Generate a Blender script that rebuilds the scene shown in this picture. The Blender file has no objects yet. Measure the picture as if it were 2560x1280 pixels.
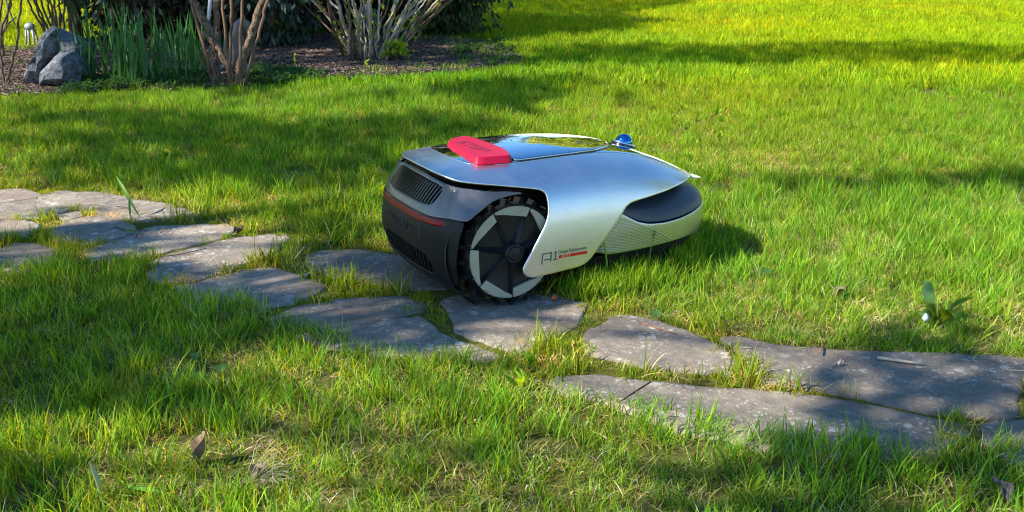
import bpy, bmesh, math, random
import numpy as np
from mathutils import Vector, Matrix, noise as mnoise

R_ = math.radians
sc = bpy.context.scene
COL = sc.collection
rng = np.random.default_rng(7)
random.seed(7)

# ------------------------------------------------------------------ camera
FPX, PITCH, CAMH = 2350.0, R_(18.2), 0.650
cam_d = bpy.data.cameras.new('camera'); cam = bpy.data.objects.new('camera', cam_d); COL.objects.link(cam)
cam_d.sensor_width = 36.0; cam_d.lens = FPX * 36.0 / 2560.0
cam_d.clip_start = 0.05; cam_d.clip_end = 400
cam.location = (0, 0, CAMH); cam.rotation_euler = (R_(90) - PITCH, 0, 0)
cam_d.dof.use_dof = True; cam_d.dof.focus_distance = 1.75; cam_d.dof.aperture_fstop = 18.0
sc.camera = cam

# ------------------------------------------------------------------ light
SUN_AZ, SUN_EL = R_(246), R_(41)                 # azimuth clockwise from +Y: the sun stands to the left
w = bpy.data.worlds.new("World"); sc.world = w; w.use_nodes = True
nt = w.node_tree; bg = nt.nodes['Background']
sky = nt.nodes.new('ShaderNodeTexSky'); sky.sky_type = 'NISHITA'; sky.sun_disc = False
sky.sun_elevation = SUN_EL; sky.sun_rotation = SUN_AZ; sky.air_density = 1.0; sky.dust_density = 0.3; sky.ozone_density = 2.0
hs_ = nt.nodes.new('ShaderNodeHueSaturation'); hs_.inputs['Saturation'].default_value = 1.3
nt.links.new(sky.outputs[0], hs_.inputs['Color']); nt.links.new(hs_.outputs[0], bg.inputs[0]); bg.inputs[1].default_value = 0.125
SUN = Vector((math.sin(SUN_AZ) * math.cos(SUN_EL), math.cos(SUN_AZ) * math.cos(SUN_EL), math.sin(SUN_EL)))
sd = bpy.data.lights.new('sun', 'SUN'); sd.energy = 5.0; sd.angle = R_(0.53); sd.color = (1.0, 0.92, 0.79)
so = bpy.data.objects.new('sun', sd); COL.objects.link(so); so.rotation_euler = SUN.to_track_quat('Z', 'Y').to_euler()
so.location = (-8, -4, 9)
sc.view_settings.view_transform = 'Standard'; sc.view_settings.look = 'None'
sc.view_settings.exposure = 1.22; sc.view_settings.gamma = 1.0; sc.view_settings.use_curve_mapping = False
sc.render.engine = 'CYCLES'; sc.cycles.pixel_filter_type = 'BLACKMAN_HARRIS'; sc.cycles.filter_width = 1.05
cy = sc.cycles
cy.max_bounces = 7; cy.diffuse_bounces = 3; cy.glossy_bounces = 4; cy.transmission_bounces = 4; cy.transparent_max_bounces = 6
cy.caustics_reflective = False; cy.caustics_refractive = False; cy.sample_clamp_indirect = 6

# ------------------------------------------------------------------ helpers
def tag(o, label=None, cat=None, group=None, kind=None):
    if label: o['label'] = label
    if cat: o['category'] = cat
    if group: o['group'] = group
    if kind: o['kind'] = kind
    return o

def empty(name, loc=(0, 0, 0), rz=0, parent=None):
    o = bpy.data.objects.new(name, None); COL.objects.link(o)
    o.location = loc; o.rotation_euler = (0, 0, rz); o.empty_display_size = 0.05
    if parent: o.parent = parent
    return o

def mesh(name, V, F, mat, parent=None, smooth=True, loc=None, link=True):
    me = bpy.data.meshes.new(name); me.from_pydata([tuple(map(float, v)) for v in V], [], [tuple(map(int, f)) for f in F])
    me.update()
    if smooth: me.polygons.foreach_set('use_smooth', [True] * len(me.polygons))
    for m in (mat if isinstance(mat, (list, tuple)) else [mat]):
        if m: me.materials.append(m)
    o = bpy.data.objects.new(name, me)
    if link: COL.objects.link(o)
    if parent: o.parent = parent
    if loc is not None: o.location = loc
    return o

class MB:
    def __init__(s): s.V = []; s.F = []
    def add(s, V, F):
        b = len(s.V); s.V += [tuple(map(float, v)) for v in V]; s.F += [tuple(int(i) + b for i in f) for f in F]; return s
    def build(s, name, mat, parent=None, smooth=True, loc=None): return mesh(name, s.V, s.F, mat, parent, smooth, loc)

def box(x0, x1, y0, y1, z0, z1):
    V = [(x, y, z) for x in (x0, x1) for y in (y0, y1) for z in (z0, z1)]
    return V, [(0, 1, 3, 2), (4, 6, 7, 5), (0, 4, 5, 1), (2, 3, 7, 6), (0, 2, 6, 4), (1, 5, 7, 3)]

def tube(P, r, sides=6, cap=True):
    P = [Vector(p) for p in P]; n = len(P)
    if not hasattr(r, '__len__'): r = [r] * n
    V = []; F = []
    up = Vector((0, 0, 1)); a = None
    for i, p in enumerate(P):
        t = (P[min(i + 1, n - 1)] - P[max(i - 1, 0)]).normalized()
        if a is None:
            a = t.cross(up if abs(t.z) < .95 else Vector((1, 0, 0))).normalized()
        a = (a - t * a.dot(t)).normalized(); b = t.cross(a)
        for k in range(sides):
            q = 2 * math.pi * k / sides
            V.append(p + (a * math.cos(q) + b * math.sin(q)) * r[i])
    for i in range(n - 1):
        for k in range(sides):
            k2 = (k + 1) % sides
            F.append((i * sides + k, i * sides + k2, (i + 1) * sides + k2, (i + 1) * sides + k))
    if cap:
        F.append(tuple(range(sides))[::-1]); F.append(tuple((n - 1) * sides + k for k in range(sides)))
    return V, F

def lathe_y(prof, seg=72, cx=0., cz=0., a0=0., a1=2 * math.pi):
    """revolve (r, y) profile about the y axis"""
    V = []; F = []; full = abs(a1 - a0 - 2 * math.pi) < 1e-6; m = seg if full else seg + 1
    for r, y in prof:
        for k in range(m):
            q = a0 + (a1 - a0) * k / seg; V.append((cx + r * math.cos(q), y, cz + r * math.sin(q)))
    for i in range(len(prof) - 1):
        for k in range(seg):
            k2 = (k + 1) % m; F.append((i * m + k, i * m + k2, (i + 1) * m + k2, (i + 1) * m + k))
    return V, F

# ------------------------------------------------------------------ materials
def new_mat(name):
    m = bpy.data.materials.new(name); m.use_nodes = True; n = m.node_tree.nodes; l = m.node_tree.links
    return m, n, l, n['Principled BSDF']
def setp(b, **k):
    names = dict(base='Base Color', metal='Metallic', rough='Roughness', coat='Coat Weight', coatr='Coat Roughness', spec='Specular IOR Level',
                 trans='Transmission Weight', ior='IOR', sub='Subsurface Weight')
    for q, v in k.items():
        i = b.inputs[names[q]]
        i.default_value = (*v, 1) if isinstance(v, tuple) else v
def plain(name, base, rough=.5, metal=0., coat=0., spec=.5, noise_amt=0., noise_scale=40., bump=0., bump_scale=300., coatr=.03):
    m, n, l, b = new_mat(name); setp(b, base=base, rough=rough, metal=metal, coat=coat, spec=spec, coatr=coatr)
    tc = n.new('ShaderNodeTexCoord')
    if noise_amt:
        t = n.new('ShaderNodeTexNoise'); t.inputs['Scale'].default_value = noise_scale; t.inputs['Detail'].default_value = 5
        l.new(tc.outputs['Object'], t.inputs['Vector'])
        r = n.new('ShaderNodeMapRange'); r.inputs[1].default_value = .3; r.inputs[2].default_value = .7
        r.inputs[3].default_value = 1 - noise_amt; r.inputs[4].default_value = 1 + noise_amt
        l.new(t.outputs[0], r.inputs[0])
        mm = n.new('ShaderNodeMix'); mm.data_type = 'RGBA'; mm.blend_type = 'MULTIPLY'; mm.inputs[0].default_value = 1
        mm.inputs[6].default_value = (*base, 1); l.new(r.outputs[0], mm.inputs[7]); l.new(mm.outputs[2], b.inputs['Base Color'])
        r2 = n.new('ShaderNodeMapRange'); r2.inputs[3].default_value = max(rough - .08, .02); r2.inputs[4].default_value = rough + .1
        l.new(t.outputs[0], r2.inputs[0]); l.new(r2.outputs[0], b.inputs['Roughness'])
    if bump:
        t2 = n.new('ShaderNodeTexNoise'); t2.inputs['Scale'].default_value = bump_scale; t2.inputs['Detail'].default_value = 3
        l.new(tc.outputs['Object'], t2.inputs['Vector'])
        bp = n.new('ShaderNodeBump'); bp.inputs['Strength'].default_value = bump; bp.inputs['Distance'].default_value = .001
        l.new(t2.outputs[0], bp.inputs['Height']); l.new(bp.outputs[0], b.inputs['Normal'])
    return m

def flake_paint(name, base, rough, flake=.35, coat=.6, scale=1400., fmax=.16, metal=1.):
    """metallic paint: flakes as fine variation of normal and value"""
    m, n, l, b = new_mat(name); setp(b, base=base, rough=rough, metal=metal, coat=coat, coatr=.06)
    tc = n.new('ShaderNodeTexCoord'); v = n.new('ShaderNodeTexVoronoi'); v.inputs['Scale'].default_value = scale
    l.new(tc.outputs['Object'], v.inputs['Vector'])
    mm = n.new('ShaderNodeMix'); mm.data_type = 'RGBA'; mm.blend_type = 'MIX'; mm.inputs[0].default_value = fmax
    mm.inputs[6].default_value = (*base, 1); l.new(v.outputs['Color'], mm.inputs[7])
    hs = n.new('ShaderNodeHueSaturation'); hs.inputs['Saturation'].default_value = .15; l.new(mm.outputs[2], hs.inputs['Color'])
    l.new(hs.outputs[0], b.inputs['Base Color'])
    sm = n.new('ShaderNodeTexNoise'); sm.inputs['Scale'].default_value = 14; sm.inputs['Detail'].default_value = 8; sm.inputs['Roughness'].default_value = .75; sm.inputs['Distortion'].default_value = .6
    l.new(tc.outputs['Object'], sm.inputs['Vector']); mr = n.new('ShaderNodeMapRange'); mr.inputs[1].default_value = .35; mr.inputs[2].default_value = .75; mr.inputs[3].default_value = rough - .02; mr.inputs[4].default_value = rough + .08
    l.new(sm.outputs[0], mr.inputs[0]); l.new(mr.outputs[0], b.inputs['Roughness'])
    du = n.new('ShaderNodeTexNoise'); du.inputs['Scale'].default_value = 260; du.inputs['Detail'].default_value = 2; l.new(tc.outputs['Object'], du.inputs['Vector'])
    dm = n.new('ShaderNodeMapRange'); dm.inputs[1].default_value = .68; dm.inputs[2].default_value = .74; dm.inputs[4].default_value = .15; l.new(du.outputs[0], dm.inputs[0])
    cm = n.new('ShaderNodeMapRange'); cm.inputs[3].default_value = coat; cm.inputs[4].default_value = coat * .3; l.new(mr.outputs[0], cm.inputs[0])
    dx = n.new('ShaderNodeMix'); dx.data_type = 'RGBA'; l.new(dm.outputs[0], dx.inputs[0]); l.new(hs.outputs[0], dx.inputs[6]); dx.inputs[7].default_value = (.30, .27, .22, 1); l.new(dx.outputs[2], b.inputs['Base Color'])
    mt = n.new('ShaderNodeMath'); mt.operation = 'MULTIPLY_ADD'; mt.inputs[1].default_value = -metal; mt.inputs[2].default_value = metal; l.new(dm.outputs[0], mt.inputs[0]); l.new(mt.outputs[0], b.inputs['Metallic'])
    bp = n.new('ShaderNodeBump'); bp.inputs['Strength'].default_value = flake; bp.inputs['Distance'].default_value = .0004
    sep = n.new('ShaderNodeSeparateColor'); l.new(v.outputs['Color'], sep.inputs[0])
    l.new(sep.outputs[0], bp.inputs['Height']); l.new(bp.outputs[0], b.inputs['Normal'])
    return m
M = {}
M['silver'] = flake_paint('silver_paint', (.62, .67, .78), .34, .07, .55)
M['silver_base'] = flake_paint('silver_base_paint', (.44, .46, .45), .36, .05, .3)
M['charcoal'] = flake_paint('charcoal_metallic_paint', (.055, .066, .088), .33, .5, .25, fmax=.10, metal=.85)
M['dark'] = plain('dark_grey_plastic', (.008, .009, .011), .45, spec=.25, noise_amt=.15, bump=.25, bump_scale=900)
M['black'] = plain('matt_black_plastic', (.008, .008, .009), .6, bump=.2, bump_scale=700)
M['gloss_black'] = plain('gloss_black_plastic', (.008, .009, .011), .18)
M['rubber'] = plain('black_rubber', (.006, .006, .0063), .85, spec=.12, noise_amt=.3, noise_scale=60, bump=.3, bump_scale=400)
_n = M['rubber'].node_tree; _b = _n.nodes['Principled BSDF']; _t = _n.nodes.new('ShaderNodeTexNoise'); _t.inputs['Scale'].default_value = 38; _t.inputs['Detail'].default_value = 7
_c = _n.nodes.new('ShaderNodeTexCoord'); _n.links.new(_c.outputs['Object'], _t.inputs['Vector']); _r = _n.nodes.new('ShaderNodeMapRange'); _r.inputs[1].default_value = .54; _r.inputs[2].default_value = .72; _r.inputs[4].default_value = .55; _n.links.new(_t.outputs[0], _r.inputs[0])
_m = _n.nodes.new('ShaderNodeMix'); _m.data_type = 'RGBA'; _n.links.new(_r.outputs[0], _m.inputs[0]); _m.inputs[6].default_value = (.006, .006, .0063, 1); _m.inputs[7].default_value = (.045, .034, .022, 1); _n.links.new(_m.outputs[2], _b.inputs['Base Color'])
M['rim_dark'] = plain('wheel_dark_plastic', (.010, .011, .013), .48, spec=.35, noise_amt=.12, bump=.15, bump_scale=800)
M['rim_silver'] = plain('wheel_grey_insert', (.36, .335, .27), .6, metal=.0, spec=.3, noise_amt=.05, bump=.1, bump_scale=900)
M['glass'] = plain('smoked_mirror_panel', (.56, .57, .58), .035, metal=1., coat=1.)
M['hatch'] = plain('smoked_hatch_glass', (.46, .52, .60), .03, metal=1., coat=1.)
M['red'] = plain('stop_button_red', (.36, .0025, .030), .42, spec=.3, bump=.08, bump_scale=900)
M['red_text'] = plain('stop_lettering_red', (.13, .002, .014), .6)
M['lamp'] = plain('tail_lamp_red_lens', (.19, .004, .006), .3, coat=.0, spec=.2)
M['lamp_in'] = plain('tail_lamp_lower_lens', (.30, .004, .005), .3, spec=.2)
M['print'] = plain('grey_print', (.10, .10, .095), .5)
M['red_print'] = plain('red_print', (.70, .008, .006), .45)
M['dome'] = plain('blue_mirror_dome', (.01, .20, .55), .04, metal=1., coat=1.)
M['chrome'] = plain('satin_silver_trim', (.6, .6, .62), .18, metal=1.)
M['clip'] = plain('dried_grass_clipping', (.16, .19, .05), .7)
M['film'] = plain('cream_plastic_film', (.72, .66, .45), .35)

# ------------------------------------------------------------------ mower surfaces (mower frame: x forward, y to its left, z up)
def spl(xs, ys):
    xs = np.array(xs, float); ys = np.array(ys, float); h = np.diff(xs); d = np.diff(ys) / h
    m = np.zeros(len(xs)); m[0] = d[0]; m[-1] = d[-1]
    for i in range(1, len(xs) - 1):
        if d[i - 1] * d[i] > 0:
            w1 = 2 * h[i] + h[i - 1]; w2 = h[i] + 2 * h[i - 1]; m[i] = (w1 + w2) / (w1 / d[i - 1] + w2 / d[i])
    def f(x):
        x = np.clip(np.asarray(x, float), xs[0], xs[-1]); i = np.clip(np.searchsorted(xs, x) - 1, 0, len(xs) - 2)
        t = (x - xs[i]) / h[i]; t2 = t * t; t3 = t2 * t
        return (2 * t3 - 3 * t2 + 1) * ys[i] + (t3 - 2 * t2 + t) * h[i] * m[i] + (-2 * t3 + 3 * t2) * ys[i + 1] + (t3 - t2) * h[i] * m[i + 1]
    return f
def smooth_f(f, lo, hi, n=400, k=17):
    xs = np.linspace(lo, hi, n); ys = f(xs); p = np.pad(ys, k, mode='reflect', reflect_type='odd')
    ker = np.hanning(2 * k + 1); ker /= ker.sum(); ys = np.convolve(p, ker, 'valid')
    return lambda x: np.interp(x, xs, ys)
c_z = smooth_f(spl([-.14, -.10, -.04, .05, .16, .24, .30, .35, .40, .45, .50, .56], [.252, .257, .263, .267, .268, .264, .257, .248, .233, .213, .189, .155]), -.14, .56)
c_w = smooth_f(spl([-.14, -.05, .05, .2, .3, .36, .42, .46, .50, .53, .56], [.97, .985, 1., 1., .98, .95, .89, .83, .74, .62, .45]), -.14, .56)
c_y = smooth_f(spl([0, .1, .25, .42, .55, .66, .78, .9, 1.], [0, .038, .092, .146, .178, .195, .2045, .2085, .209]), 0, 1.)
c_d = smooth_f(spl([0, .1, .25, .42, .55, .66, .78, .9, 1.], [0, .0008, .005, .020, .044, .076, .119, .170, .217]), 0, 1.)
c_k = spl([-.14, .0, .1, .25, .35, .45, .56], [.8, .95, 1., 1., .9, .75, .6])
def S(X, v):
    X = np.asarray(X, float); v = np.asarray(v, float); a = np.abs(v)
    return np.stack([X + 0 * v, np.sign(v) * c_w(X) * (c_y(a)-c_y(0)), c_z(X) - c_k(X) * c_d(a)], -1)
b_x = smooth_f(spl([.0, .03, .06, .10, .14, .165, .18, .21, .25], [.098, .118, .130, .138, .139, .136, .131, .118, .098]), 0, .25)
b_y = smooth_f(spl([.0, .04, .10, .15, .19, .22, .25], [.190, .202, .207, .203, .190, .172, .150]), 0, .25)
def superell(u, n):
    a = np.minimum(np.abs(u), 1) * np.pi / 2; return np.abs(np.cos(a)) ** n, np.abs(np.sin(a)) ** n * np.sign(u), np.maximum(np.abs(u) - 1, 0)
def B(u, z):
    u = np.asarray(u, float); z = np.asarray(z, float); c, s, ex = superell(u, 2 / 3.2)
    return np.stack([-b_x(z) * c + ex * .2, b_y(z) * s, z + 0 * u], -1)
def ub_(y, z): return np.sign(y) * 2 / np.pi * np.arcsin(np.clip(np.abs(y) / b_y(z), 0, 1) ** 1.6)
f_x = spl([.0, .05, .10, .13, .17], [.350, .363, .370, .365, .352])
f_y = spl([.0, .05, .10, .13, .17], [.175, .187, .190, .188, .184])
def FS(u, z, ins=0):
    u = np.asarray(u, float); z = np.asarray(z, float); c, s, ex = superell(u, 2 / 2.7)
    return np.stack([.19 + (f_x(z) - ins) * c - ex * .2, (f_y(z) - ins) * s, z + 0 * u], -1)

def fnormal(fn, a, b, flip):
    e = 1e-4; p = fn(a + e, b) - fn(a - e, b); q = fn(a, b + e) - fn(a, b - e)
    n = np.cross(p, q); n /= np.maximum(np.linalg.norm(n, axis=-1, keepdims=True), 1e-12)
    return n * (-1 if flip else 1)
def dens(poly, n=12, smooth=2):
    """subdivide a polygon and round its corners a little"""
    P = np.array(poly, float)
    Q = []
    for i in range(len(P)):
        a, b = P[i], P[(i + 1) % len(P)]
        for k in range(n): Q.append(a + (b - a) * k / n)
    Q = np.array(Q)
    for _ in range(smooth): Q = (np.roll(Q, 1, 0) + 2 * Q + np.roll(Q, -1, 0)) / 4
    return Q
def inside(P, poly):
    x, y = P[:, 0], P[:, 1]; r = np.zeros(len(P), bool); n = len(poly)
    for i in range(n):
        x1, y1 = poly[i]; x2, y2 = poly[(i + 1) % n]
        if y1 == y2: continue
        c = ((y1 > y) != (y2 > y)) & (x < (x2 - x1) * (y - y1) / (y2 - y1) + x1); r ^= c
    return r
def snap(P, polys, sa, sb):
    best = np.full(len(P), 1e9); out = P.copy(); w_ = np.array([sa, sb])
    for poly in polys:
        A = np.asarray(poly); Bq = np.roll(A, -1, 0)
        for a, b in zip(A, Bq):
            d = (b - a) * w_; L = (d * d).sum()
            if L < 1e-16: continue
            t = np.clip((((P - a) * w_) * d).sum(1) / L, 0, 1); q = a + t[:, None] * (b - a)
            e = (((P - q) * w_) ** 2).sum(1); m = e < best; best[m] = e[m]; out[m] = q[m]
    return out
def patch(name, fn, poly, da, db, sa, sb, mat, parent, flip=False, holes=(), off=0., thick=.0, rnd=.001, back=True):
    """the piece of surface fn(a,b) inside a polygon of its parameter plane, with a rounded rim and a back"""
    poly = np.array(poly); lo = poly.min(0) - (da, db); hi = poly.max(0) + (da, db)
    na = int(np.ceil((hi[0] - lo[0]) / da)); nb = int(np.ceil((hi[1] - lo[1]) / db))
    A, Bb = np.meshgrid(lo[0] + np.arange(na + 1) * da, lo[1] + np.arange(nb + 1) * db, indexing='ij')
    cc = np.stack([(A[:-1, :-1] + da / 2).ravel(), (Bb[:-1, :-1] + db / 2).ravel()], 1)
    keep = inside(cc, poly)
    for h in holes: keep &= ~inside(cc, np.array(h))
    idx = np.arange((na + 1) * (nb + 1)).reshape(na + 1, nb + 1)
    Q = np.stack([idx[:-1, :-1].ravel(), idx[1:, :-1].ravel(), idx[1:, 1:].ravel(), idx[:-1, 1:].ravel()], 1)[keep]
    used = np.unique(Q); mp = -np.ones((na + 1) * (nb + 1), int); mp[used] = np.arange(len(used)); Q = mp[Q]
    AB = np.stack([A.ravel()[used], Bb.ravel()[used]], 1)
    E = {}
    for f in Q:
        for i in range(4):
            e = (f[i], f[(i + 1) % 4])
            if (e[1], e[0]) in E: del E[(e[1], e[0])]
            else: E[e] = 1
    bv = np.unique(np.array(list(E.keys())).ravel())
    AB[bv] = snap(AB[bv], [poly] + [np.array(h) for h in holes], sa, sb)
    # relax interior near the rim
    Nrm = fnormal(fn, AB[:, 0], AB[:, 1], flip); P = fn(AB[:, 0], AB[:, 1])
    if ((P - np.array([.2, 0, .12])) * Nrm).sum() < 0: Nrm = -Nrm
    P = P + Nrm * off
    V = list(P); F = [tuple(q) for q in Q]
    if not flip: pass
    # decide winding from the normal
    q = Q[len(Q) // 2]; g = np.cross(P[q[1]] - P[q[0]], P[q[2]] - P[q[0]])
    rev = (g @ Nrm[q[0]]) < 0
    if rev: F = [f[::-1] for f in F]
    if thick > 0:
        cen = {}; 
        for f in Q:
            c = P[f].mean(0)
            for v in f: cen.setdefault(v, []).append(c)
        nxt = {a: b for a, b in E}
        o = {}
        for v in bv:
            if v not in nxt: continue
        nb_ = {}
        for a, b in E: nb_.setdefault(a, []).append(b); nb_.setdefault(b, []).append(a)
        for v in bv:
            d = P[v] - np.mean(cen[v], 0)
            t = P[nb_[v][0]] - P[nb_[v][-1]] if len(nb_[v]) > 1 else np.zeros(3)
            L = np.linalg.norm(t)
            if L > 1e-9: t /= L; d = d - t * (d @ t)
            d = d - Nrm[v] * (d @ Nrm[v]); o[v] = d / max(np.linalg.norm(d), 1e-9)
        for _ in range(3):
            o2 = {}
            for v in bv:
                s_ = o[v] * 2 + sum(o[k] for k in nb_[v]); o2[v] = s_ / max(np.linalg.norm(s_), 1e-9)
            o = o2
        rings = [(rnd * .6, rnd * .25), (rnd, rnd), (rnd, thick - rnd * .3), (rnd * .3, thick)]
        prev = {v: v for v in bv}
        for (ro, rn) in rings:
            cur = {}
            for v in bv: cur[v] = len(V); V.append(P[v] + o[v] * ro - Nrm[v] * rn)
            for a, b in E:
                f = (prev[b], prev[a], cur[a], cur[b]); F.append(f[::-1] if rev else f)
            prev = cur
        if back:
            bs = {}
            inn = set(range(len(P))) - set(bv.tolist())
            for v in inn: bs[v] = len(V); V.append(P[v] - Nrm[v] * thick)
            bs.update(prev)
            for f in Q:
                g = tuple(bs[v] for v in f[::-1]); F.append(g[::-1] if rev else g)
    return mesh(name, V, F, mat, parent)

def text_geo(txt, extrude=0.0, shear=0., spacing=1.):
    cu = bpy.data.curves.new('tmp_text', 'FONT'); cu.body = txt; cu.size = 1; cu.extrude = 0; cu.shear = shear; cu.space_character = spacing
    cu.resolution_u = 3
    ob = bpy.data.objects.new('tmp_text', cu); COL.objects.link(ob)
    dg = bpy.context.evaluated_depsgraph_get(); me = ob.evaluated_get(dg).to_mesh()
    V = np.array([v.co[:] for v in me.vertices]); F = [tuple(p.vertices) for p in me.polygons]
    ob.evaluated_get(dg).to_mesh_clear(); bpy.data.objects.remove(ob); bpy.data.curves.remove(cu)
    V[:, 0] = (V[:, 0] - V[:, 0].min()) / np.ptp(V[:, 0]); V[:, 1] = (V[:, 1] - V[:, 1].min()) / np.ptp(V[:, 1])
    return V[:, :2], F
def extrude_flat(P2, F, mp, depth):
    """P2 in 0..1, mp(P2)->(points, normals); gives a raised solid"""
    P, N = mp(P2); n = len(P); V = [p + q * depth for p, q in zip(P, N)] + list(P - N * .0004); G = [tuple(f) for f in F]
    E = set()
    for f in F:
        for i in range(len(f)):
            e = (f[i], f[(i + 1) % len(f)])
            if (e[1], e[0]) in E: E.discard((e[1], e[0]))
            else: E.add(e)
    for a, b in E: G.append((b, a, a + n, b + n))
    return V, G
# ================================================================== ROBOT MOWER
MOW = empty('robot_mower', (-0.0948, 1.8450, 0.0), R_(28.5))
tag(MOW, 'silver and charcoal robotic lawn mower with a red STOP button standing on the stone path', 'robot mower')
def mir(h, rev=True): return [(a, -b) for a, b in (h[::-1] if rev else h)]
COVER_EDGE = [(-0.1095, -0.1258), (-0.1051, -0.2629), (-0.0908, -0.3744), (-0.0746, -0.4274), (-0.0478, -0.4696), (-0.0012, -0.5156), (0.0401, -0.5503), (0.0569, -0.5626), (0.068, -0.5721), (0.0761, -0.5876), (0.0805, -0.6057), (0.0815, -0.649), (0.0797, -0.7157), (0.0717, -0.77), (0.0546, -0.8326), (0.034, -0.9068), (0.0204, -0.9555), (0.0195, -0.9744), (0.0238, -0.9888), (0.0324, -0.9975), (0.0441, -0.9988), (0.0718, -0.9901), (0.1171, -0.9838), (0.1403, -0.9818), (0.1559, -0.9734), (0.1705, -0.9539), (0.1886, -0.9078), (0.2139, -0.8452), (0.2452, -0.7627), (0.2542, -0.7284), (0.2714, -0.701), (0.3163, -0.6848), (0.3605, -0.6575), (0.4144, -0.5926), (0.4526, -0.5122), (0.492, -0.3923)]
FAR = [(-.1085, .12), (-.1015, .22), (-.086, .30), (-.066, .38)] + [(a, -b) for a, b in COVER_EDGE[4:]]
cover_poly = dens(COVER_EDGE + [(.512, -.26), (.520, 0), (.512, .26)] + FAR[::-1] + [(-.1105, 0)], 4, 3)
cover = patch('cover', S, cover_poly, .0032, .009, 1, .3, M['silver'], MOW, thick=.0042, rnd=.0016)
# black lining that hangs inside the cover edge
lin_pts = dens(COVER_EDGE + [(.512, -.26), (.520, 0), (.512, .26)] + FAR[::-1] + [(-.1105, 0)], 8, 3)
Pn = S(lin_pts[:, 0], lin_pts[:, 1]); Nn = fnormal(S, lin_pts[:, 0], lin_pts[:, 1], False); Nn *= np.sign(Nn[:, 2:3] + 1e-9)
Tn = np.roll(Pn, -1, 0) - np.roll(Pn, 1, 0); Tn /= np.linalg.norm(Tn, axis=1, keepdims=True); On = np.cross(Tn, Nn)
if (On[0] @ np.array([-1, 0, 0])) < 0: On = -On
kL = np.where((Pn[:, 2] < .213) & (Pn[:, 0] < .25), .25, 1.)[:, None]
for _ in range(4): kL = (np.roll(kL, 1, 0) + kL + np.roll(kL, -1, 0)) / 3
ringsL = [Pn + On * .0002 - Nn * .0040, Pn - On * .0012 - Nn * (.0040 + .0028 * kL), Pn - On * .004 * kL - Nn * (.004 + .006 * kL), Pn - On * .0065 * kL - Nn * (.004 + .0155 * kL), Pn - On * .016 * kL - Nn * (.0042 + .0163 * kL)]
V = np.concatenate(ringsL); n = len(Pn)
F = [(i * n + k, i * n + (k + 1) % n, (i + 1) * n + (k + 1) % n, (i + 1) * n + k) for i in range(len(ringsL) - 1) for k in range(n)]
mesh('cover_lining', V, F, M['dark'], MOW)

PANEL_EDGE = [(-0.0441, 0.), (-0.0488, -0.027), (-0.046, -0.1066), (-0.0374, -0.2305), (-0.0208, -0.2823), (0.0112, -0.3177), (0.048, -0.3288), (0.1059, -0.3262), (0.1796, -0.3233), (0.2508, -0.3032), (0.2915, -0.3004), (0.3458, -0.3361), (0.4055, -0.3723), (0.451, -0.3936), (0.4801, -0.3783), (.495, -.31), (.508, -.17), (.513, 0)]
patch('centre_panel', S, dens(PANEL_EDGE[1:] + mir(PANEL_EDGE[1:-1]), 4, 2), .004, .010, 1, .35, M['glass'], MOW, off=.0007, thick=.0012, rnd=.0005, back=False)
HATCH = [(.052, 0), (.0505, -.15), (0.0505, -0.3095), (0.1086, -0.3115), (0.1828, -0.306), (0.242, -0.2764), (0.2794, -0.2213), (0.3009, -0.1696), (0.3104, -0.1142), (.314, 0)]
hp = np.array(HATCH); hin = hp.copy(); 
patch('hatch', S, dens(HATCH + mir(HATCH[1:-1]), 5, 1), .004, .010, 1, .35, M['hatch'], MOW, off=.0052, thick=.005, rnd=.0018, back=False)
gr = dens([(.046, 0), (.0465, -.322), (.11, -.3225), (.184, -.317), (.2445, -.287), (.283, -.230), (.3055, -.176), (.315, -.118), (.319, 0)] + mir([(.0465, -.322), (.11, -.3225), (.184, -.317), (.2445, -.287), (.283, -.230), (.3055, -.176), (.315, -.118)]), 4, 1)
patch('hatch_seal', S, gr, .004, .010, 1, .35, M['gloss_black'], MOW, off=.0014, thick=.001, rnd=.0004, back=False)

# ---- stop button
sb = [(-.0275, -.094), (-.0235, -.030), (-.018, .035), (-.004, .078), (.022, .102), (.058, .108), (.066, .06), (.068, 0), (.066, -.06), (.050, -.112), (.040, -.118), (-.012, -.110), (-.024, -.104)]
sbp = dens(sb, 6, 2); cen = sbp.mean(0)
def ringp(sc_, zz, dz=0.):
    t = np.roll(sbp, -1, 0) - np.roll(sbp, 1, 0); t /= np.linalg.norm(t, axis=1, keepdims=True); nn = np.stack([t[:, 1], -t[:, 0]], 1)
    if ((sbp - cen) * nn).sum() < 0: nn = -nn
    q = sbp - nn * sc_
    return np.stack([q[:, 0], q[:, 1], zz - q[:, 1] ** 2 * (.25 if zz < .2655 else 0)], 1)
rg = [ringp(.0, .256), ringp(.0, .2625), ringp(.0005, .2636), ringp(.0050, .2716), ringp(.0060, .2724), ringp(.0066, .2727)]
V = np.concatenate(rg); n = len(sbp)
F = [(i * n + k, i * n + (k + 1) % n, (i + 1) * n + (k + 1) % n, (i + 1) * n + k) for i in range(len(rg) - 1) for k in range(n)] + [tuple((len(rg) - 1) * n + k for k in range(n))]
stop = mesh('stop_button', V, F, M['red'], MOW, smooth=False)
def mp_stop(P):
    y = .050 - P[:, 0] * .112; x = .004 + P[:, 1] * .025
    return np.stack([x, y, np.full(len(y), .27285)], 1), np.tile([0, 0, 1.], (len(P), 1))
def bars_of(x0, segs, w=.20):
    return [[(x0 + a * w, b), (x0 + c * w, b), (x0 + c * w, d), (x0 + a * w, d)] for a, b, c, d in segs]
LT = .2
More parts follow.
